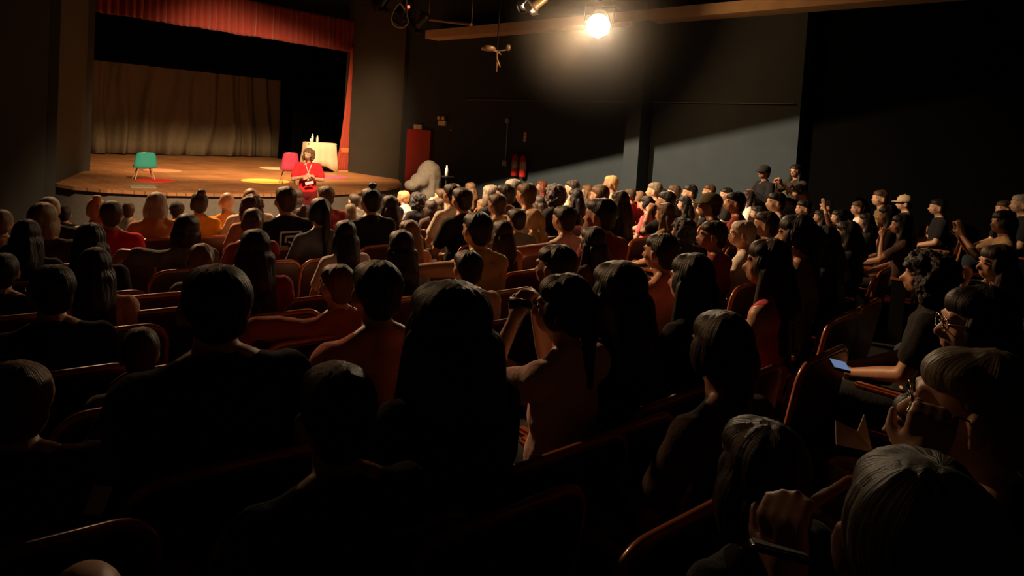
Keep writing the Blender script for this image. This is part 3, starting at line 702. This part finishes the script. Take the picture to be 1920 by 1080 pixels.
def trousers_mesh(voxel):
    g = MB(); g.ell((0, 0, .545), (.172, .13, .105))
    for s in (-1, 1):
        k, a = V((s*.13, .465, .505)), V((s*.13, .47, .09)); g.cap((s*.09, .02, .52), k, .092, .072); g.cap(k, a, .070, .052)
    return fuse(g, voxel, 3, DENIM, 'trousers', lambda c: .005*noise.noise(c*10))
def hair_mesh(style, yaw, voxel, pitch=0):
    g = MB(); H, hr = headrot(yaw, pitch); sd = {'short': 1, 'bob': 2, 'long': 3, 'bun': 4, 'curly': 5, 'pony': 6, 'tied': 7, 'capd': 8}.get(style, 9)
    E = lambda c, r: g.ell(H(c), r, hr, 18, 12)
    base = [((0, -.028, 1.193), (.083, .088, .090)), ((0, -.055, 1.135), (.066, .050, .062)), ((0, .012, 1.222), (.072, .074, .054))]
    if style == 'short':
        for c, r in base: E(c, r)
    elif style in ('bob', 'long', 'tied', 'bun', 'pony'):
        for c, r in base: E(c, (r[0]*1.07, r[1]*1.06, r[2]*1.04))
        for s in (-1, 1): E((s*.066, .0, 1.155), (.024, .055, .06))
    if style == 'bob':
        E((0, -.05, 1.10), (.095, .066, .095))
        for s in (-1, 1): E((s*.075, -.01, 1.10), (.03, .055, .085))
    if style == 'long':
        for s in (-1, 1): g.cap(H((s*.07, -.015, 1.14)), (s*.10, .0, .90), .036, .026)
        g.cap(H((0, -.06, 1.13)), (0, -.105, 1.0), .082, .085)
        for u in (-.065, -.02, .03, .07): g.cap(H((u*.8, -.07, 1.12)), (u*1.25, -.135, .80 + .04*math.sin(u*90)), .05, .026)
    if style in ('tied', 'pony'):
        g.cap(H((0, -.11, 1.20)), H((0, -.135, 1.18)), .035, .032)
        if style == 'pony': g.cap(H((0, -.135, 1.18)), (0, -.155, 1.02), .032, .034); g.cap((0, -.155, 1.02), (0, -.15, .86), .034, .014)
        else: g.cap(H((0, -.125, 1.17)), H((0, -.115, 1.05)), .04, .028); g.cap(H((.0, -.115, 1.05)), (.01, -.14, .93), .028, .012)
    if style == 'bun': E((0, -.085, 1.285), (.045, .045, .038))
    if style == 'curly':
        E((0, -.035, 1.19), (.118, .108, .105)); E((0, -.05, 1.12), (.112, .085, .10)); E((0, .02, 1.225), (.09, .08, .06))
        for s in (-1, 1): E((s*.09, -.01, 1.12), (.035, .06, .08))
    if style == 'cap':
        E((0, -.028, 1.18), (.080, .086, .080)); E((0, -.055, 1.135), (.066, .050, .062))
    amp = {'curly': .022, 'long': .006, 'bob': .008, 'short': .006}.get(style, .006)
    def dsp(c):
        if style == 'curly': return amp*noise.noise(c*26) + .010*noise.noise(c*60)
        a = math.atan2(c.x, c.y+.03)
        return amp*.6*noise.noise(V((math.cos(a)*4, math.sin(a)*4, c.z*5+sd))) + .28*amp*noise.noise(V((math.cos(a)*13, math.sin(a)*13, c.z*5)))
    return fuse(g, voxel, 1, FUZZ if style == 'curly' else HAIR, 'hair', dsp)
def cap_mesh(yaw):
    g = MB(); H, hr = headrot(yaw)
    g.lathe([(.092, 1.185), (.093, 1.215), (.085, 1.25), (.062, 1.278), (.03, 1.292), (.012, 1.294), (.010, 1.300), (.002, 1.301)], n=24)
    g.v = [tuple(H((a[0], a[1]*1.13-.012, a[2]))) for a in g.v]
    k = len(g.v); n_ = 12
    for z in (0, .006):
        for i in range(n_+1):
            a = math.pi*i/n_; g.v.append(tuple(H((.082*math.cos(a), .06+.0*math.sin(a), 1.192+z)))); g.v.append(tuple(H((.080*math.cos(a), .07+.095*math.sin(a), 1.180+z))))
    m = 2*(n_+1)
    for i in range(n_): a = k+2*i; g.f += [(a, a+1, a+3, a+2), (a+m, a+m+2, a+m+3, a+m+1), (a+1, a+1+m, a+3+m, a+3)]
    return g.mesh('cap', CLOTH, True)
HC = dict(bk=(.010, .007, .006), dbr=(.028, .014, .008), br=(.07, .036, .018), mbr=(.14, .07, .03), lbr=(.22, .12, .055), lb=(.26, .16, .08), bl=(.48, .28, .11), gb=(.19, .14, .09), gr=(.33, .28, .22), wh=(.62, .56, .48), olv=(.10, .085, .04), olvg=(.11, .10, .065), red=(.14, .04, .02), bge=(.5, .36, .22))
TC = dict(tan=(.42, .28, .16), dk=(.016, .015, .016), brn=(.07, .04, .03), wht=(.72, .64, .54), red=(.62, .02, .02), red2=(.28, .03, .03), lbl=(.26, .34, .58), org=(.55, .26, .10), org2=(.85, .30, .06), yel=(.85, .42, .05), ylw=(.42, .28, .10), gry=(.16, .15, .13), pch=(.62, .32, .20), mar=(.22, .035, .03), mar2=(.10, .03, .02), nvy=(.10, .12, .17),
          sal=(.80, .28, .21), bge=(.50, .40, .27), str=(.62, .50, .38), rose=(.66, .44, .38), pnk=(.72, .12, .14), olvs=(.16, .11, .05), rst=(.34, .10, .05), grn=(.09, .08, .055))
SK = [(.50, .26, .15), (.42, .21, .12), (.58, .32, .20), (.34, .16, .09), (.55, .30, .18)]
cache = {}
def get(key, fn):
    if key not in cache: cache[key] = fn()
    return cache[key]
EYEM = mat('dark_eye', (.02, .012, .01), .15)
def seat_parts():
    W, T = .25, .86
    out = []
    def outline(hw, z0, z1, rad):
        pts = [(-hw*.9, z0), (-hw, z0+.2)]
        for k in range(9): a = math.pi - math.pi/2*k/8; pts.append((-hw+rad+rad*math.cos(a), z1-rad+rad*math.sin(a)))
        for k in range(9): a = math.pi/2 - math.pi/2*k/8; pts.append((hw-rad+rad*math.cos(a), z1-rad+rad*math.sin(a)))
        return pts + [(hw, z0+.2), (hw*.9, z0)]
    by = lambda z: -.215 - (z-.4)*.16 + .0
    def slab(hw, z0, z1, rad, y0, y1):
        g = MB(); p = outline(hw, z0, z1, rad); n = len(p)
        g.add([(x, by(z)+y0, z) for x, z in p] + [(x, by(z)+y1, z) for x, z in p], [tuple(range(n)), tuple(range(2*n-1, n-1, -1))] + [(i, (i+1) % n, n+(i+1) % n, n+i) for i in range(n)])
        me = g.mesh('s'); bm = bmesh.new(); bm.from_mesh(me)
        bmesh.ops.bevel(bm, geom=[e for e in bm.edges if e.calc_face_angle(0) > .9], offset=.012, segments=3, affect='EDGES', profile=.6)
        bm.to_mesh(me); bm.free()
        for q in me.polygons: q.use_smooth = True
        return me
    sh = slab(W, .36, T, .085, -.030, .0); sh.materials.append(LEATHER); out.append(('backrest', sh))
    pd = slab(W-.02, .42, T-.03, .075, .0, .035); pd.materials.append(LEATHER); out.append(('back_padding', pd))
    g = MB(); p = [(x, by(z)-.014, z) for x, z in outline(W+.003, .36, T+.004, .088)]; g.tube(p, .014, 8); out.append(('edge_trim', g.mesh('t', RIM, True)))
    g = MB(); g.box((0, .03, .395), (.46, .44, .085)); me = g.mesh('c'); bm = bmesh.new(); bm.from_mesh(me); bmesh.ops.bevel(bm, geom=bm.edges[:], offset=.03, segments=3, affect='EDGES'); bm.to_mesh(me); bm.free(); me.materials.append(LEATHER); out.append(('seat_cushion', me))
    for s in (-1, 1):
        me = MB().box((s*.272, .02, .625), (.045, .36, .03)).mesh('a', RIM); bm = bmesh.new(); bm.from_mesh(me); bmesh.ops.bevel(bm, geom=bm.edges[:], offset=.01, segments=2, affect='EDGES'); bm.to_mesh(me); bm.free(); out.append(('armrest', me))
        out.append(('side_frame', MB().box((s*.272, -.06, .31), (.03, .12, .61)).box((s*.272, .0, .012), (.05, .4, .024)).mesh('f', IRON)))
    return out
SEAT = None
def seat(x, y, rz, label, group=None, z=None):
    global SEAT
    if SEAT is None: SEAT = seat_parts()
    t = empty('theatre_seat', (x, y, floor_z(x, y) if z is None else z), rz, label, 'seat', group)
    for nm, me in SEAT: link(nm, me, t)
    return t
def person(x, y, z, rz, s, hair, hcol, top, pose, yaw, near, label, skin=0, pitch=0, lean=0, sleeve=None, wide=1.0):
    vx = .0065 if near == 2 else .009 if near == 1 else .014
    yq = round(math.degrees(yaw)/12)*12; yq = max(-48, min(48, yq))
    key = (pose, yq, near, pitch, lean)
    bm_ = get(('b',)+key, lambda: body_mesh(pose, R(yq), vx, pitch, lean))
    o = link('person', bm_, color=SK[skin % 5]); o.location = (x, y, z); o.rotation_euler = (0, 0, rz); o.scale = (s*wide, s*wide, s)
    tag(o, label, 'person')
    sleeve = sleeve or 's'
    def sub(name, k, fn, color=None):
        return link(name, get(k, fn), o, color=color)
    parts = [sub('shirt', ('s', pose, sleeve, near), lambda: shirt_mesh(pose, sleeve, max(vx, .010)), TC[top]), sub('trousers', ('t', near > 0), lambda: trousers_mesh(.014 if near else .02))]
    if hair != 'bald':
        h = sub('hair', ('h', hair, yq, near > 0, pitch), lambda: hair_mesh(hair, R(yq), .0075 if near else .012, pitch), HC[hcol] if hair != 'cap' else HC['dbr']); parts.append(h)
        if hair == 'cap': parts.append(sub('cap', ('c', yq), lambda: cap_mesh(R(yq)), HC[hcol] if hcol != 'gr' else (.05, .05, .05)))
    if lean:
        c = Matrix.Translation((0, 0, .55)) @ Matrix.Rotation(-lean, 4, 'X') @ Matrix.Translation((0, 0, -.55))
        for q in parts:
            if q.name.split('.')[0] != 'trousers': q.matrix_local = c
    H, hr = headrot(R(yq), pitch)
    o['_y'] = yq; del o['_y']
    if near == 2 or (near == 1 and abs(yaw) > .25):
        em = get(('eye', yq, pitch), lambda: [MB().ell(H((s_*.031, .078, 1.166)), (.012, .008, .007), hr, 10, 7).mesh('eye', EYEM, True) for s_ in (-1, 1)])
        if not lean:
            for q in em: link('eye', q, o)
    return o, H, hr
# ================= the audience in its seats =================
DEP, _ = solve()
rng = random.Random(4)
base_rot = lambda x, y: -math.atan2(5-x, 25-y)
PEOPLE = {}
for i, p in enumerate(P):
    px, py, w_, hair, hc, top, pose, turn, label = p
    d = DEP[i]; X, Y, Z = at(px, py, d)
    f = floor_z(X, Y); b = base_rot(X, Y)
    top_h = {'bald': 1.272, 'curly': 1.305, 'bun': 1.31, 'cap': 1.30}.get(hair, 1.29)
    s = max(.80, min(1.13, (Z-f-.43)/(top_h-.43)))
    z = Z - (top_h*s)
    turn_ = R(-turn*.62); br_ = max(-.2, min(.2, turn_*.3)); hy = turn_-br_ + rng.uniform(-.08, .08)
    near = 2 if d < 1.5 else 1 if d < 4.3 else 0
    slv = 'l' if top == 'rst' else 't' if ('bare shoulder' in label or pose == 'o') else 's'
    wide = (.90 if 'woman' in label or 'child' in label else 1.0)
    if 'broad-shouldered' in label: wide = 1.12
    if 'salmon' in label: wide = 1.05
    lean = {'l': .25}.get(pose, 0)
    sk = {'bald man in a bright': 4}.get(label[:20], i)
    def loc_(x_, y_, d_):              # a spot in the room in this person's own frame
        q = Matrix.Rotation(-(b+br_), 3, 'Z') @ (V(at(x_, y_, d_))-V((X, Y, z))); return q/s
    if pose == 'f': w0 = loc_(1478, 1095, 1.0); ARMX['f'] = (((w0.x-.06, w0.y-.05, w0.z-.22), tuple(w0), (-.1, .15, 1)), arms('n')[1])
    if pose == 'm': w0 = loc_(1712, 884, 1.20); ARMX['m'] = (((w0.x-.10, w0.y-.05, w0.z-.22), tuple(w0), (.3, -.2, 1)), arms('n')[1])
    o, H, hr = person(X, Y, z, b+br_, s, hair, hc, top, pose, hy, near, label, sk, 0, lean, slv, wide)
    PEOPLE[(px, py)] = (o, H, hr)
    if 'wide' in label:
        for q in o.children:
            if q.name.startswith('hair'): q.scale = (1.28, 1.12, 1.0)
    seat(X, Y, b, 'maroon theatre seat under the ' + label if len(label.split()) <= 11 else 'seat of the ' + label)
    seat_ = None
EMPTY = [(596, 874, 1.6, 'dark reddish seat low before the tousled hair, long edge lit'), (314, 476, 3.35, 'maroon empty seat with glinting corner, just right of the long-haired woman at the aisle'), (330, 541, 2.60, 'maroon empty seat directly left of the broad-shouldered man in black'),
         (578, 450, 3.75, 'empty maroon seat with a glinting corner before the slate blue top'), (700, 438, 3.75, 'empty maroon seat before the topknot man in black'),
         (567, 560, 2.35, 'maroon seat just left of the salmon pink shirt, orange edge lit'), (250, 490, 3.55, 'maroon empty seat behind the bright red shirt'), (100, 445, 4.1, 'maroon seat with a long lit edge behind the fluffy bob'),
         (60, 660, 1.85, 'maroon seat with a long white-lit edge beside the man in glasses'), (545, 748, 1.78, 'reddish seat rising left of the tousled hair, low in the picture'), (950, 612, 2.05, 'seat corner shining right of the wide mane of hair'),
         (1130, 728, 1.75, 'maroon seat with curved orange edge below the rose top'), (1600, 740, 1.6, 'seat with a blunt tan corner in the dark lower right'), (560, 515, 3.0, 'maroon seat behind the bent arm of the brown-haired man'), (1240, 600, 2.1, 'nearly black empty seat between the wide hair and the tied-back hair')]
for x, y, d, lab in EMPTY:
    X, Y, Z = at(x, y, d); seat(X, Y, base_rot(X, Y), lab)
# small worn and held things
def on_head(k, name, builder, m, label=None):
    o, H, hr = PEOPLE[k]
    return link(name, builder(H, hr).mesh(name, m, True), o)
GLM = mat('glasses_frame', (.35, .30, .25), .2, metal=.8)
def specs(H, hr):
    g = MB()
    for s in (-1, 1):
        c = V((s*.033, .098, 1.165)); g.tube([H(c+V((.026*math.cos(a), -.006*abs(math.cos(a)), .019*math.sin(a)))) for a in [k*math.pi/8 for k in range(17)]], .0022, 6)
        g.tube([H((s*.058, .094, 1.17)), H((s*.080, .03, 1.172)), H((s*.082, -.01, 1.165))], .0022, 6)
    g.tube([H((-.008, .099, 1.168)), H((.008, .099, 1.168))], .0022, 6)
    return g
for k in ((100, 490), (1832, 640), (1393, 410), (1835, 528)): on_head(k, 'spectacles', specs, GLM)
def earring(s_):
    return lambda H, hr: MB().ell(H((s_*.086, -.005, 1.115)), (.010, .010, .012))
on_head((1835, 528), 'earring', earring(-1), mat('pearl', (.8, .7, .6), .2)); on_head((920, 345), 'earring', earring(-1), WHITEP); on_head((1495, 398), 'earring', earring(-1), GLM)
on_head((474, 388), 'hair_clip', lambda H, hr: MB().box(H((0, -.125, 1.2)), (.06, .014, .02), hr).box(H((.02, -.13, 1.19)), (.012, .012, .05), hr).box(H((-.02, -.13, 1.19)), (.012, .012, .05), hr), WHITEP)
on_head((695, 349), 'topknot', lambda H, hr: MB().ell(H((0, -.03, 1.30)), (.035, .035, .028), hr), HAIR).color = (*HC['bk'], 1)
# logo on the black tee: square bracket and arrow
o, H, hr = PEOPLE[(536, 346)]
g = MB()
for a, b_ in (((-.09, .0), (-.09, .11)), ((-.09, .11), (.07, .11)), ((-.09, .0), (-.03, .0)), ((.07, .11), (.07, .07)), ((-.05, .075), (.04, .075)), ((-.05, .075), (-.05, .03)), ((-.03, .035), (.07, .0)), ((.02, .06), (.09, .02))):
    A, B = V((a[0], -.168, .83+a[1])), V((b_[0], -.168, .83+b_[1])); dd = B-A
    g.box((A+B)/2, (max(abs(dd.x), .014), .012, max(abs(dd.z), .014)) if abs(dd.x) < .001 or abs(dd.z) < .001 else (dd.length, .012, .014), None if abs(dd.x) < .001 or abs(dd.z) < .001 else Matrix.Rotation(-math.atan2(dd.z, dd.x), 3, 'Y'))
link('shirt_print', g.mesh('shirt_print', WHITEP), [q for q in o.children if q.name.startswith('shirt')][0])
# binoculars in front of the eyes
o, H, hr = PEOPLE[(1060, 507)]
t = empty('binoculars', (0, 0, 0), 0, 'small black binoculars held to the eyes by the woman in rose', 'binoculars')
g1 = [MB().tube([H((s*.032, .105, 1.165)), H((s*.034, .15, 1.165)), H((s*.040, .19, 1.165))], [.014, .018, .022], 14).obj('barrel', BLACKP, t, True) for s in (-1, 1)]
MB().box(H((0, .145, 1.168)), (.04, .03, .012), hr).obj('bridge', BLACKP, t)
t.matrix_world = o.matrix_basis
# phone glowing in a lap at the right, ticket, papers
PHG = mat('phone_screen_glow', (.3, .4, .6), .2, emit=(.35, .5, .9), estr=.35)
def phone(loc, rot, label, mm, size=(.075, .15, .009)):
    t = empty('mobile_phone', loc, 0, label, 'phone'); t.rotation_euler = rot
    pc = MB().box((0, 0, 0), size).obj('phone_case', BLACKP, t, bevel=.004); MB().box((0, 0, size[2]/2+.001), (size[0]*.9, size[1]*.93, .002)).obj('screen', mm, pc)
    return t

# ---------------- standing people ----------------
def stand_body(pose_arms, yaw, vx, up=.47, pitch=0):
    g = MB(); H, hr = headrot(yaw, pitch)
    g.ell((0, 0, .50), (.155, .11, .13)); g.ell((0, -.01, .64), (.132, .098, .13)); g.ell((0, -.03, .80), (.148, .103, .14)); g.ell((0, -.04, .93), (.16, .09, .09))
    g.cap((-.14, -.045, .965), (.14, -.045, .965), .052, .052); g.cap((0, -.045, .97), (0, -.04, 1.02), .075, .058); g.cap((0, -.045, 1.0), H((0, -.012, 1.10)), .056, .05)
    g.ell(H((0, -.008, 1.178)), (.073, .092, .092), hr, 20, 14); g.ell(H((0, .022, 1.128)), (.056, .064, .06), hr, 18, 12); g.ell(H((0, .050, 1.098)), (.030, .034, .026), hr); g.ell(H((0, .045, 1.155)), (.055, .045, .05), hr)
    g.cap(H((0, .084, 1.168)), H((0, .106, 1.136)), .008, .0125); g.ell(H((0, .094, 1.133)), (.018, .013, .009), hr); g.cap(H((-.035, .078, 1.188)), H((.035, .078, 1.188)), .011, .011)
    g.cap(H((-.016, .086, 1.113)), H((.016, .086, 1.113)), .0065, .0065); g.cap(H((-.013, .085, 1.103)), H((.013, .085, 1.103)), .007, .007)
    for s in (-1, 1):
        er = hr @ Matrix.Rotation(R(-22*s), 3, 'Z'); g.ell(H((s*.078, -.008, 1.152)), (.009, .020, .032), er)
    for s, (e, w, d) in zip((-1, 1), pose_arms):
        sh = V((s*.17, -.045, .955)); e, w, d = V(e), V(w), V(d); g.ell(sh, (.057, .056, .058)); m = sh.lerp(e, .45); g.cap(sh, m, .050, .046); g.cap(m, e, .046, .037)
        m2 = e.lerp(w, .35); g.cap(e, m2, .037, .038); g.cap(m2, w, .038, .025); hand(g, w, d, s, curl=.9)
        hp, k, a = V((s*.085, 0, .46)), V((s*.10, .02, .02)), V((s*.11, -.01, -.40))
        g.cap(hp, k, .085, .056); g.cap(k, k.lerp(a, .4), .054, .052); g.cap(k.lerp(a, .4), a, .052, .034); g.cap(a+V((0, -.03, -.035)), a+V((s*.03, .15, -.045)), .035, .026)
    return fuse(g, vx, 3, SKIN, 'person_body')
def stand_shirt(pose_arms, sleeve, hem, vx=.011):
    g = MB(); g.ell((0, 0, hem), (.170, .125, .10)); g.ell((0, -.01, .66), (.155, .115, .14)); g.ell((0, -.033, .82), (.166, .118, .145)); g.ell((0, -.04, .93), (.172, .10, .085))
    g.cap((-.14, -.045, .962), (.14, -.045, .962), .062, .062); g.cap((0, -.045, .95), (0, -.045, .995), .092, .070)
    for s, (e, w, d) in zip((-1, 1), pose_arms):
        sh = V((s*.17, -.045, .955)); e, w = V(e), V(w); g.ell(sh, (.068, .066, .068)); m = sh.lerp(e, .68); g.cap(sh, m, .062, .068)
        if sleeve == 'l': g.cap(m, e, .062, .054); g.cap(e, e.lerp(w, .9), .052, .038)
    return fuse(g, vx, 2, CLOTH, 'shirt', lambda c: .007*noise.noise(c*9))
def stand_trousers(short=False, vx=.012):
    g = MB(); g.ell((0, 0, .47), (.168, .124, .12))
    for s in (-1, 1):
        hp, k, a = V((s*.088, 0, .46)), V((s*.10, .02, .02)), V((s*.11, -.01, -.38)); g.cap(hp, k, .098, .08 if short else .07)
        if not short: g.cap(k, a, .068, .055)
    return fuse(g, vx, 3, CLOTH, 'trousers', lambda c: .005*noise.noise(c*10))
SHOE = mat('black_shoe', (.015, .013, .012), .4)
def stand(label, x, y, zf, rz, s, arms_, yaw, hair, hc, top, bottom, sleeve='s', skin=0, short=False, pitch=0):
    o = link('person', stand_body(arms_, yaw, .010, pitch=pitch), color=SK[skin]); tag(o, label, 'person'); o.location = (x, y, zf+.475*s); o.rotation_euler = (0, 0, rz); o.scale = (s, s, s)
    link('shirt', stand_shirt(arms_, sleeve, .54), o, color=top); link('trousers', stand_trousers(short), o, color=bottom)
    link('hair', hair_mesh(hair, yaw, .008, pitch), o, color=HC[hc] if hair != 'cap' else HC['bk'])
    if hair == 'cap': link('cap', cap_mesh(yaw), o, color=(.02, .02, .02))
    for s_ in (-1, 1): link('shoe', fuse(MB().cap((s_*.11, -.035, -.435), (s_*.14, .15, -.445), .042, .036), .012, 2, SHOE, 'shoe'), o)
    H, hr = headrot(yaw, pitch)
    for s_ in (-1, 1): link('eye', MB().ell(H((s_*.031, .080, 1.166)), (.012, .008, .007), hr, 10, 7).mesh('eye', EYEM, True), o)
    return o, H, hr
# performer in front of the stage, turned toward the house
fz = floor_z(6.4, 10.9)
pp = at(580, 277, 12.15)
pz = pp[2]-1.765
parms = (((-.25, .06, .72), (-.04, .20, .76), (.8, .35, .1)), ((.25, .05, .72), (.02, .22, .80), (-.75, .3, .1)))
o, H, hr = stand('performer in a red tee with folded arms and a headset, before the stage', pp[0], pp[1], fz, R(152), (pp[2]-fz)/1.765, parms, R(-28), 'curly', 'mbr', (.75, .025, .03), (.14, .012, .012), skin=2, short=True)
for q in o.children:
    if q.name.startswith('hair'): q.scale = (.86, .86, .9); q.location = (0, -.0, .115)
g = MB().tube([H((-.086, .0, 1.19)), H((-.06, -.01, 1.26)), H((0, -.01, 1.285)), H((.06, -.01, 1.26)), H((.086, .0, 1.19))], .006).tube([H((-.088, .01, 1.15)), H((-.075, .07, 1.115)), H((-.03, .115, 1.105))], .004).ell(H((-.03, .115, 1.105)), (.010, .010, .010))
link('headset', g.mesh('headset', BLACKP, True), o)
link('lanyard', MB().tube([(-.05, .055, 1.0), (-.03, .088, .93), (0, .096, .84)], .006).tube([(.05, .055, 1.0), (.03, .088, .93), (0, .096, .84)], .006).box((0, .105, .80), (.06, .006, .07)).mesh('lanyard', WHITEP), o)
link('sheet_in_hand', MB().box((-.02, .24, .68), (.14, .008, .05), Matrix.Rotation(R(12), 3, 'Y')).mesh('sheet_in_hand', WHITEP), o)
# guard and clapping woman by the wall
gx, gy, gz = at(1433, 307, 9.9); f = floor_z(gx, gy)
ga = (((-.26, .04, .72), (-.10, .22, .84), (.7, .4, .3)), ((.26, .04, .72), (.08, .24, .82), (-.7, .4, .3)))
stand('broad guard in a black jacket and cap standing by the lit wall', gx, gy, f, R(55), (gz-f)/1.785, ga, R(12), 'cap', 'bk', (.012, .012, .014), (.012, .012, .012), 'l', 3)
gx, gy, gz = at(1492, 307, 10.2); f = floor_z(gx, gy)
ga = (((-.23, .16, .80), (-.06, .30, .93), (.1, .2, .95)), ((.23, .16, .80), (.06, .31, .91), (-.1, .2, .95)))
stand('woman with long dark hair standing and clapping beside the guard', gx, gy, f, R(60), (gz-f)/1.765, ga, R(15), 'long', 'bk', (.03, .025, .02), (.012, .012, .012), 's', 1)
# ---------------- small things near the camera ----------------
o, H, hr = PEOPLE[(1700, 832)]
tp = Matrix.Translation(o.location) @ Matrix.Rotation(o.rotation_euler.z, 4, 'Z') @ Matrix.Scale(o.scale[2], 4)
q = at(1458, 1033, .93)
phone(q, (R(-27), 0, -R(68)), 'dark phone held flat between fingers at the bottom right', BLACKP, (.075, .15, .009))
q = at(1574, 686, 2.3); phone(q, (R(-3), R(6), -R(66)), 'glowing bluish phone screen in the dark at the right', PHG, (.055, .12, .009))
# hand and forearm holding the glowing phone belong to a person whose body stays in the dark
X, Y, Z = at(1735, 700, 1.95)
oo, H2, hr2 = person(X, Y, floor_z(X, Y)-.08, base_rot(X, Y)+.5, .86, 'bob', 'bk', 'dk', 'n', 0, 1, 'dark-haired person bent low over a glowing phone screen', 1)
seat(X, Y, base_rot(X, Y), 'seat hidden in the dark under the person with the glowing phone')
q = at(183, 938, 1.35)
g = MB(); g.box((0, 0, 0), (.035, .002, .055), Matrix.Rotation(R(18), 3, 'Y'))
o = g.obj('paper_ticket', mat('cream_paper', (.75, .62, .45), .8)); o.location = q; o.rotation_euler = (R(-30), 0, R(-20)); tag(o, 'small cream paper ticket held low at the left', 'ticket')
q = at(1602, 812, 1.30)
g = MB(); g.add([(-.05, 0, -.03), (.055, .01, -.035), (.035, .02, .04), (.01, .0, .005), (-.05, .01, .02), (-.05, .006, -.03), (.055, .016, -.035), (.035, .026, .04), (.01, .006, .005), (-.05, .016, .02)],
      [(0,1,2,3,4), (9,8,7,6,5), (0,5,6,1), (1,6,7,2), (2,7,8,3), (3,8,9,4), (4,9,5,0)])
o = g.obj('paper_napkin', mat('napkin_paper', (.7, .55, .38), .9)); o.location = q; o.rotation_euler = (R(-15), 0, R(-60)); o.scale = (.65, .8, .9); tag(o, 'crumpled pale paper below the blunt tan seat corner', 'paper')
# thin haze ball added round the dazzling lamp to give its halo
m = bpy.data.materials.new('halo_haze'); m.use_nodes = True; n = m.node_tree.nodes; l = m.node_tree.links
n.remove(n['Principled BSDF']); vs_ = n.new('ShaderNodeVolumeScatter'); vs_.inputs['Anisotropy'].default_value = .2
tc = n.new('ShaderNodeTexCoord'); ln = n.new('ShaderNodeVectorMath'); ln.operation = 'LENGTH'
mr = n.new('ShaderNodeMapRange'); mr.interpolation_type = 'SMOOTHERSTEP'; mr.inputs['From Min'].default_value = 0; mr.inputs['From Max'].default_value = 1.9
mr.inputs['To Min'].default_value = .075; mr.inputs['To Max'].default_value = 0
l.new(tc.outputs['Object'], ln.inputs[0]); l.new(ln.outputs['Value'], mr.inputs[0]); l.new(mr.outputs[0], vs_.inputs['Density'])
l.new(vs_.outputs[0], n['Material Output'].inputs['Volume'])
o = MB().ell((0, 0, 0), (1.9, 1.9, 1.9), nu=24, nv=14).obj('haze', m); o.location = BR
tag(o, 'thin haze ball added for the halo around the dazzling lamp', 'haze', kind='stuff')
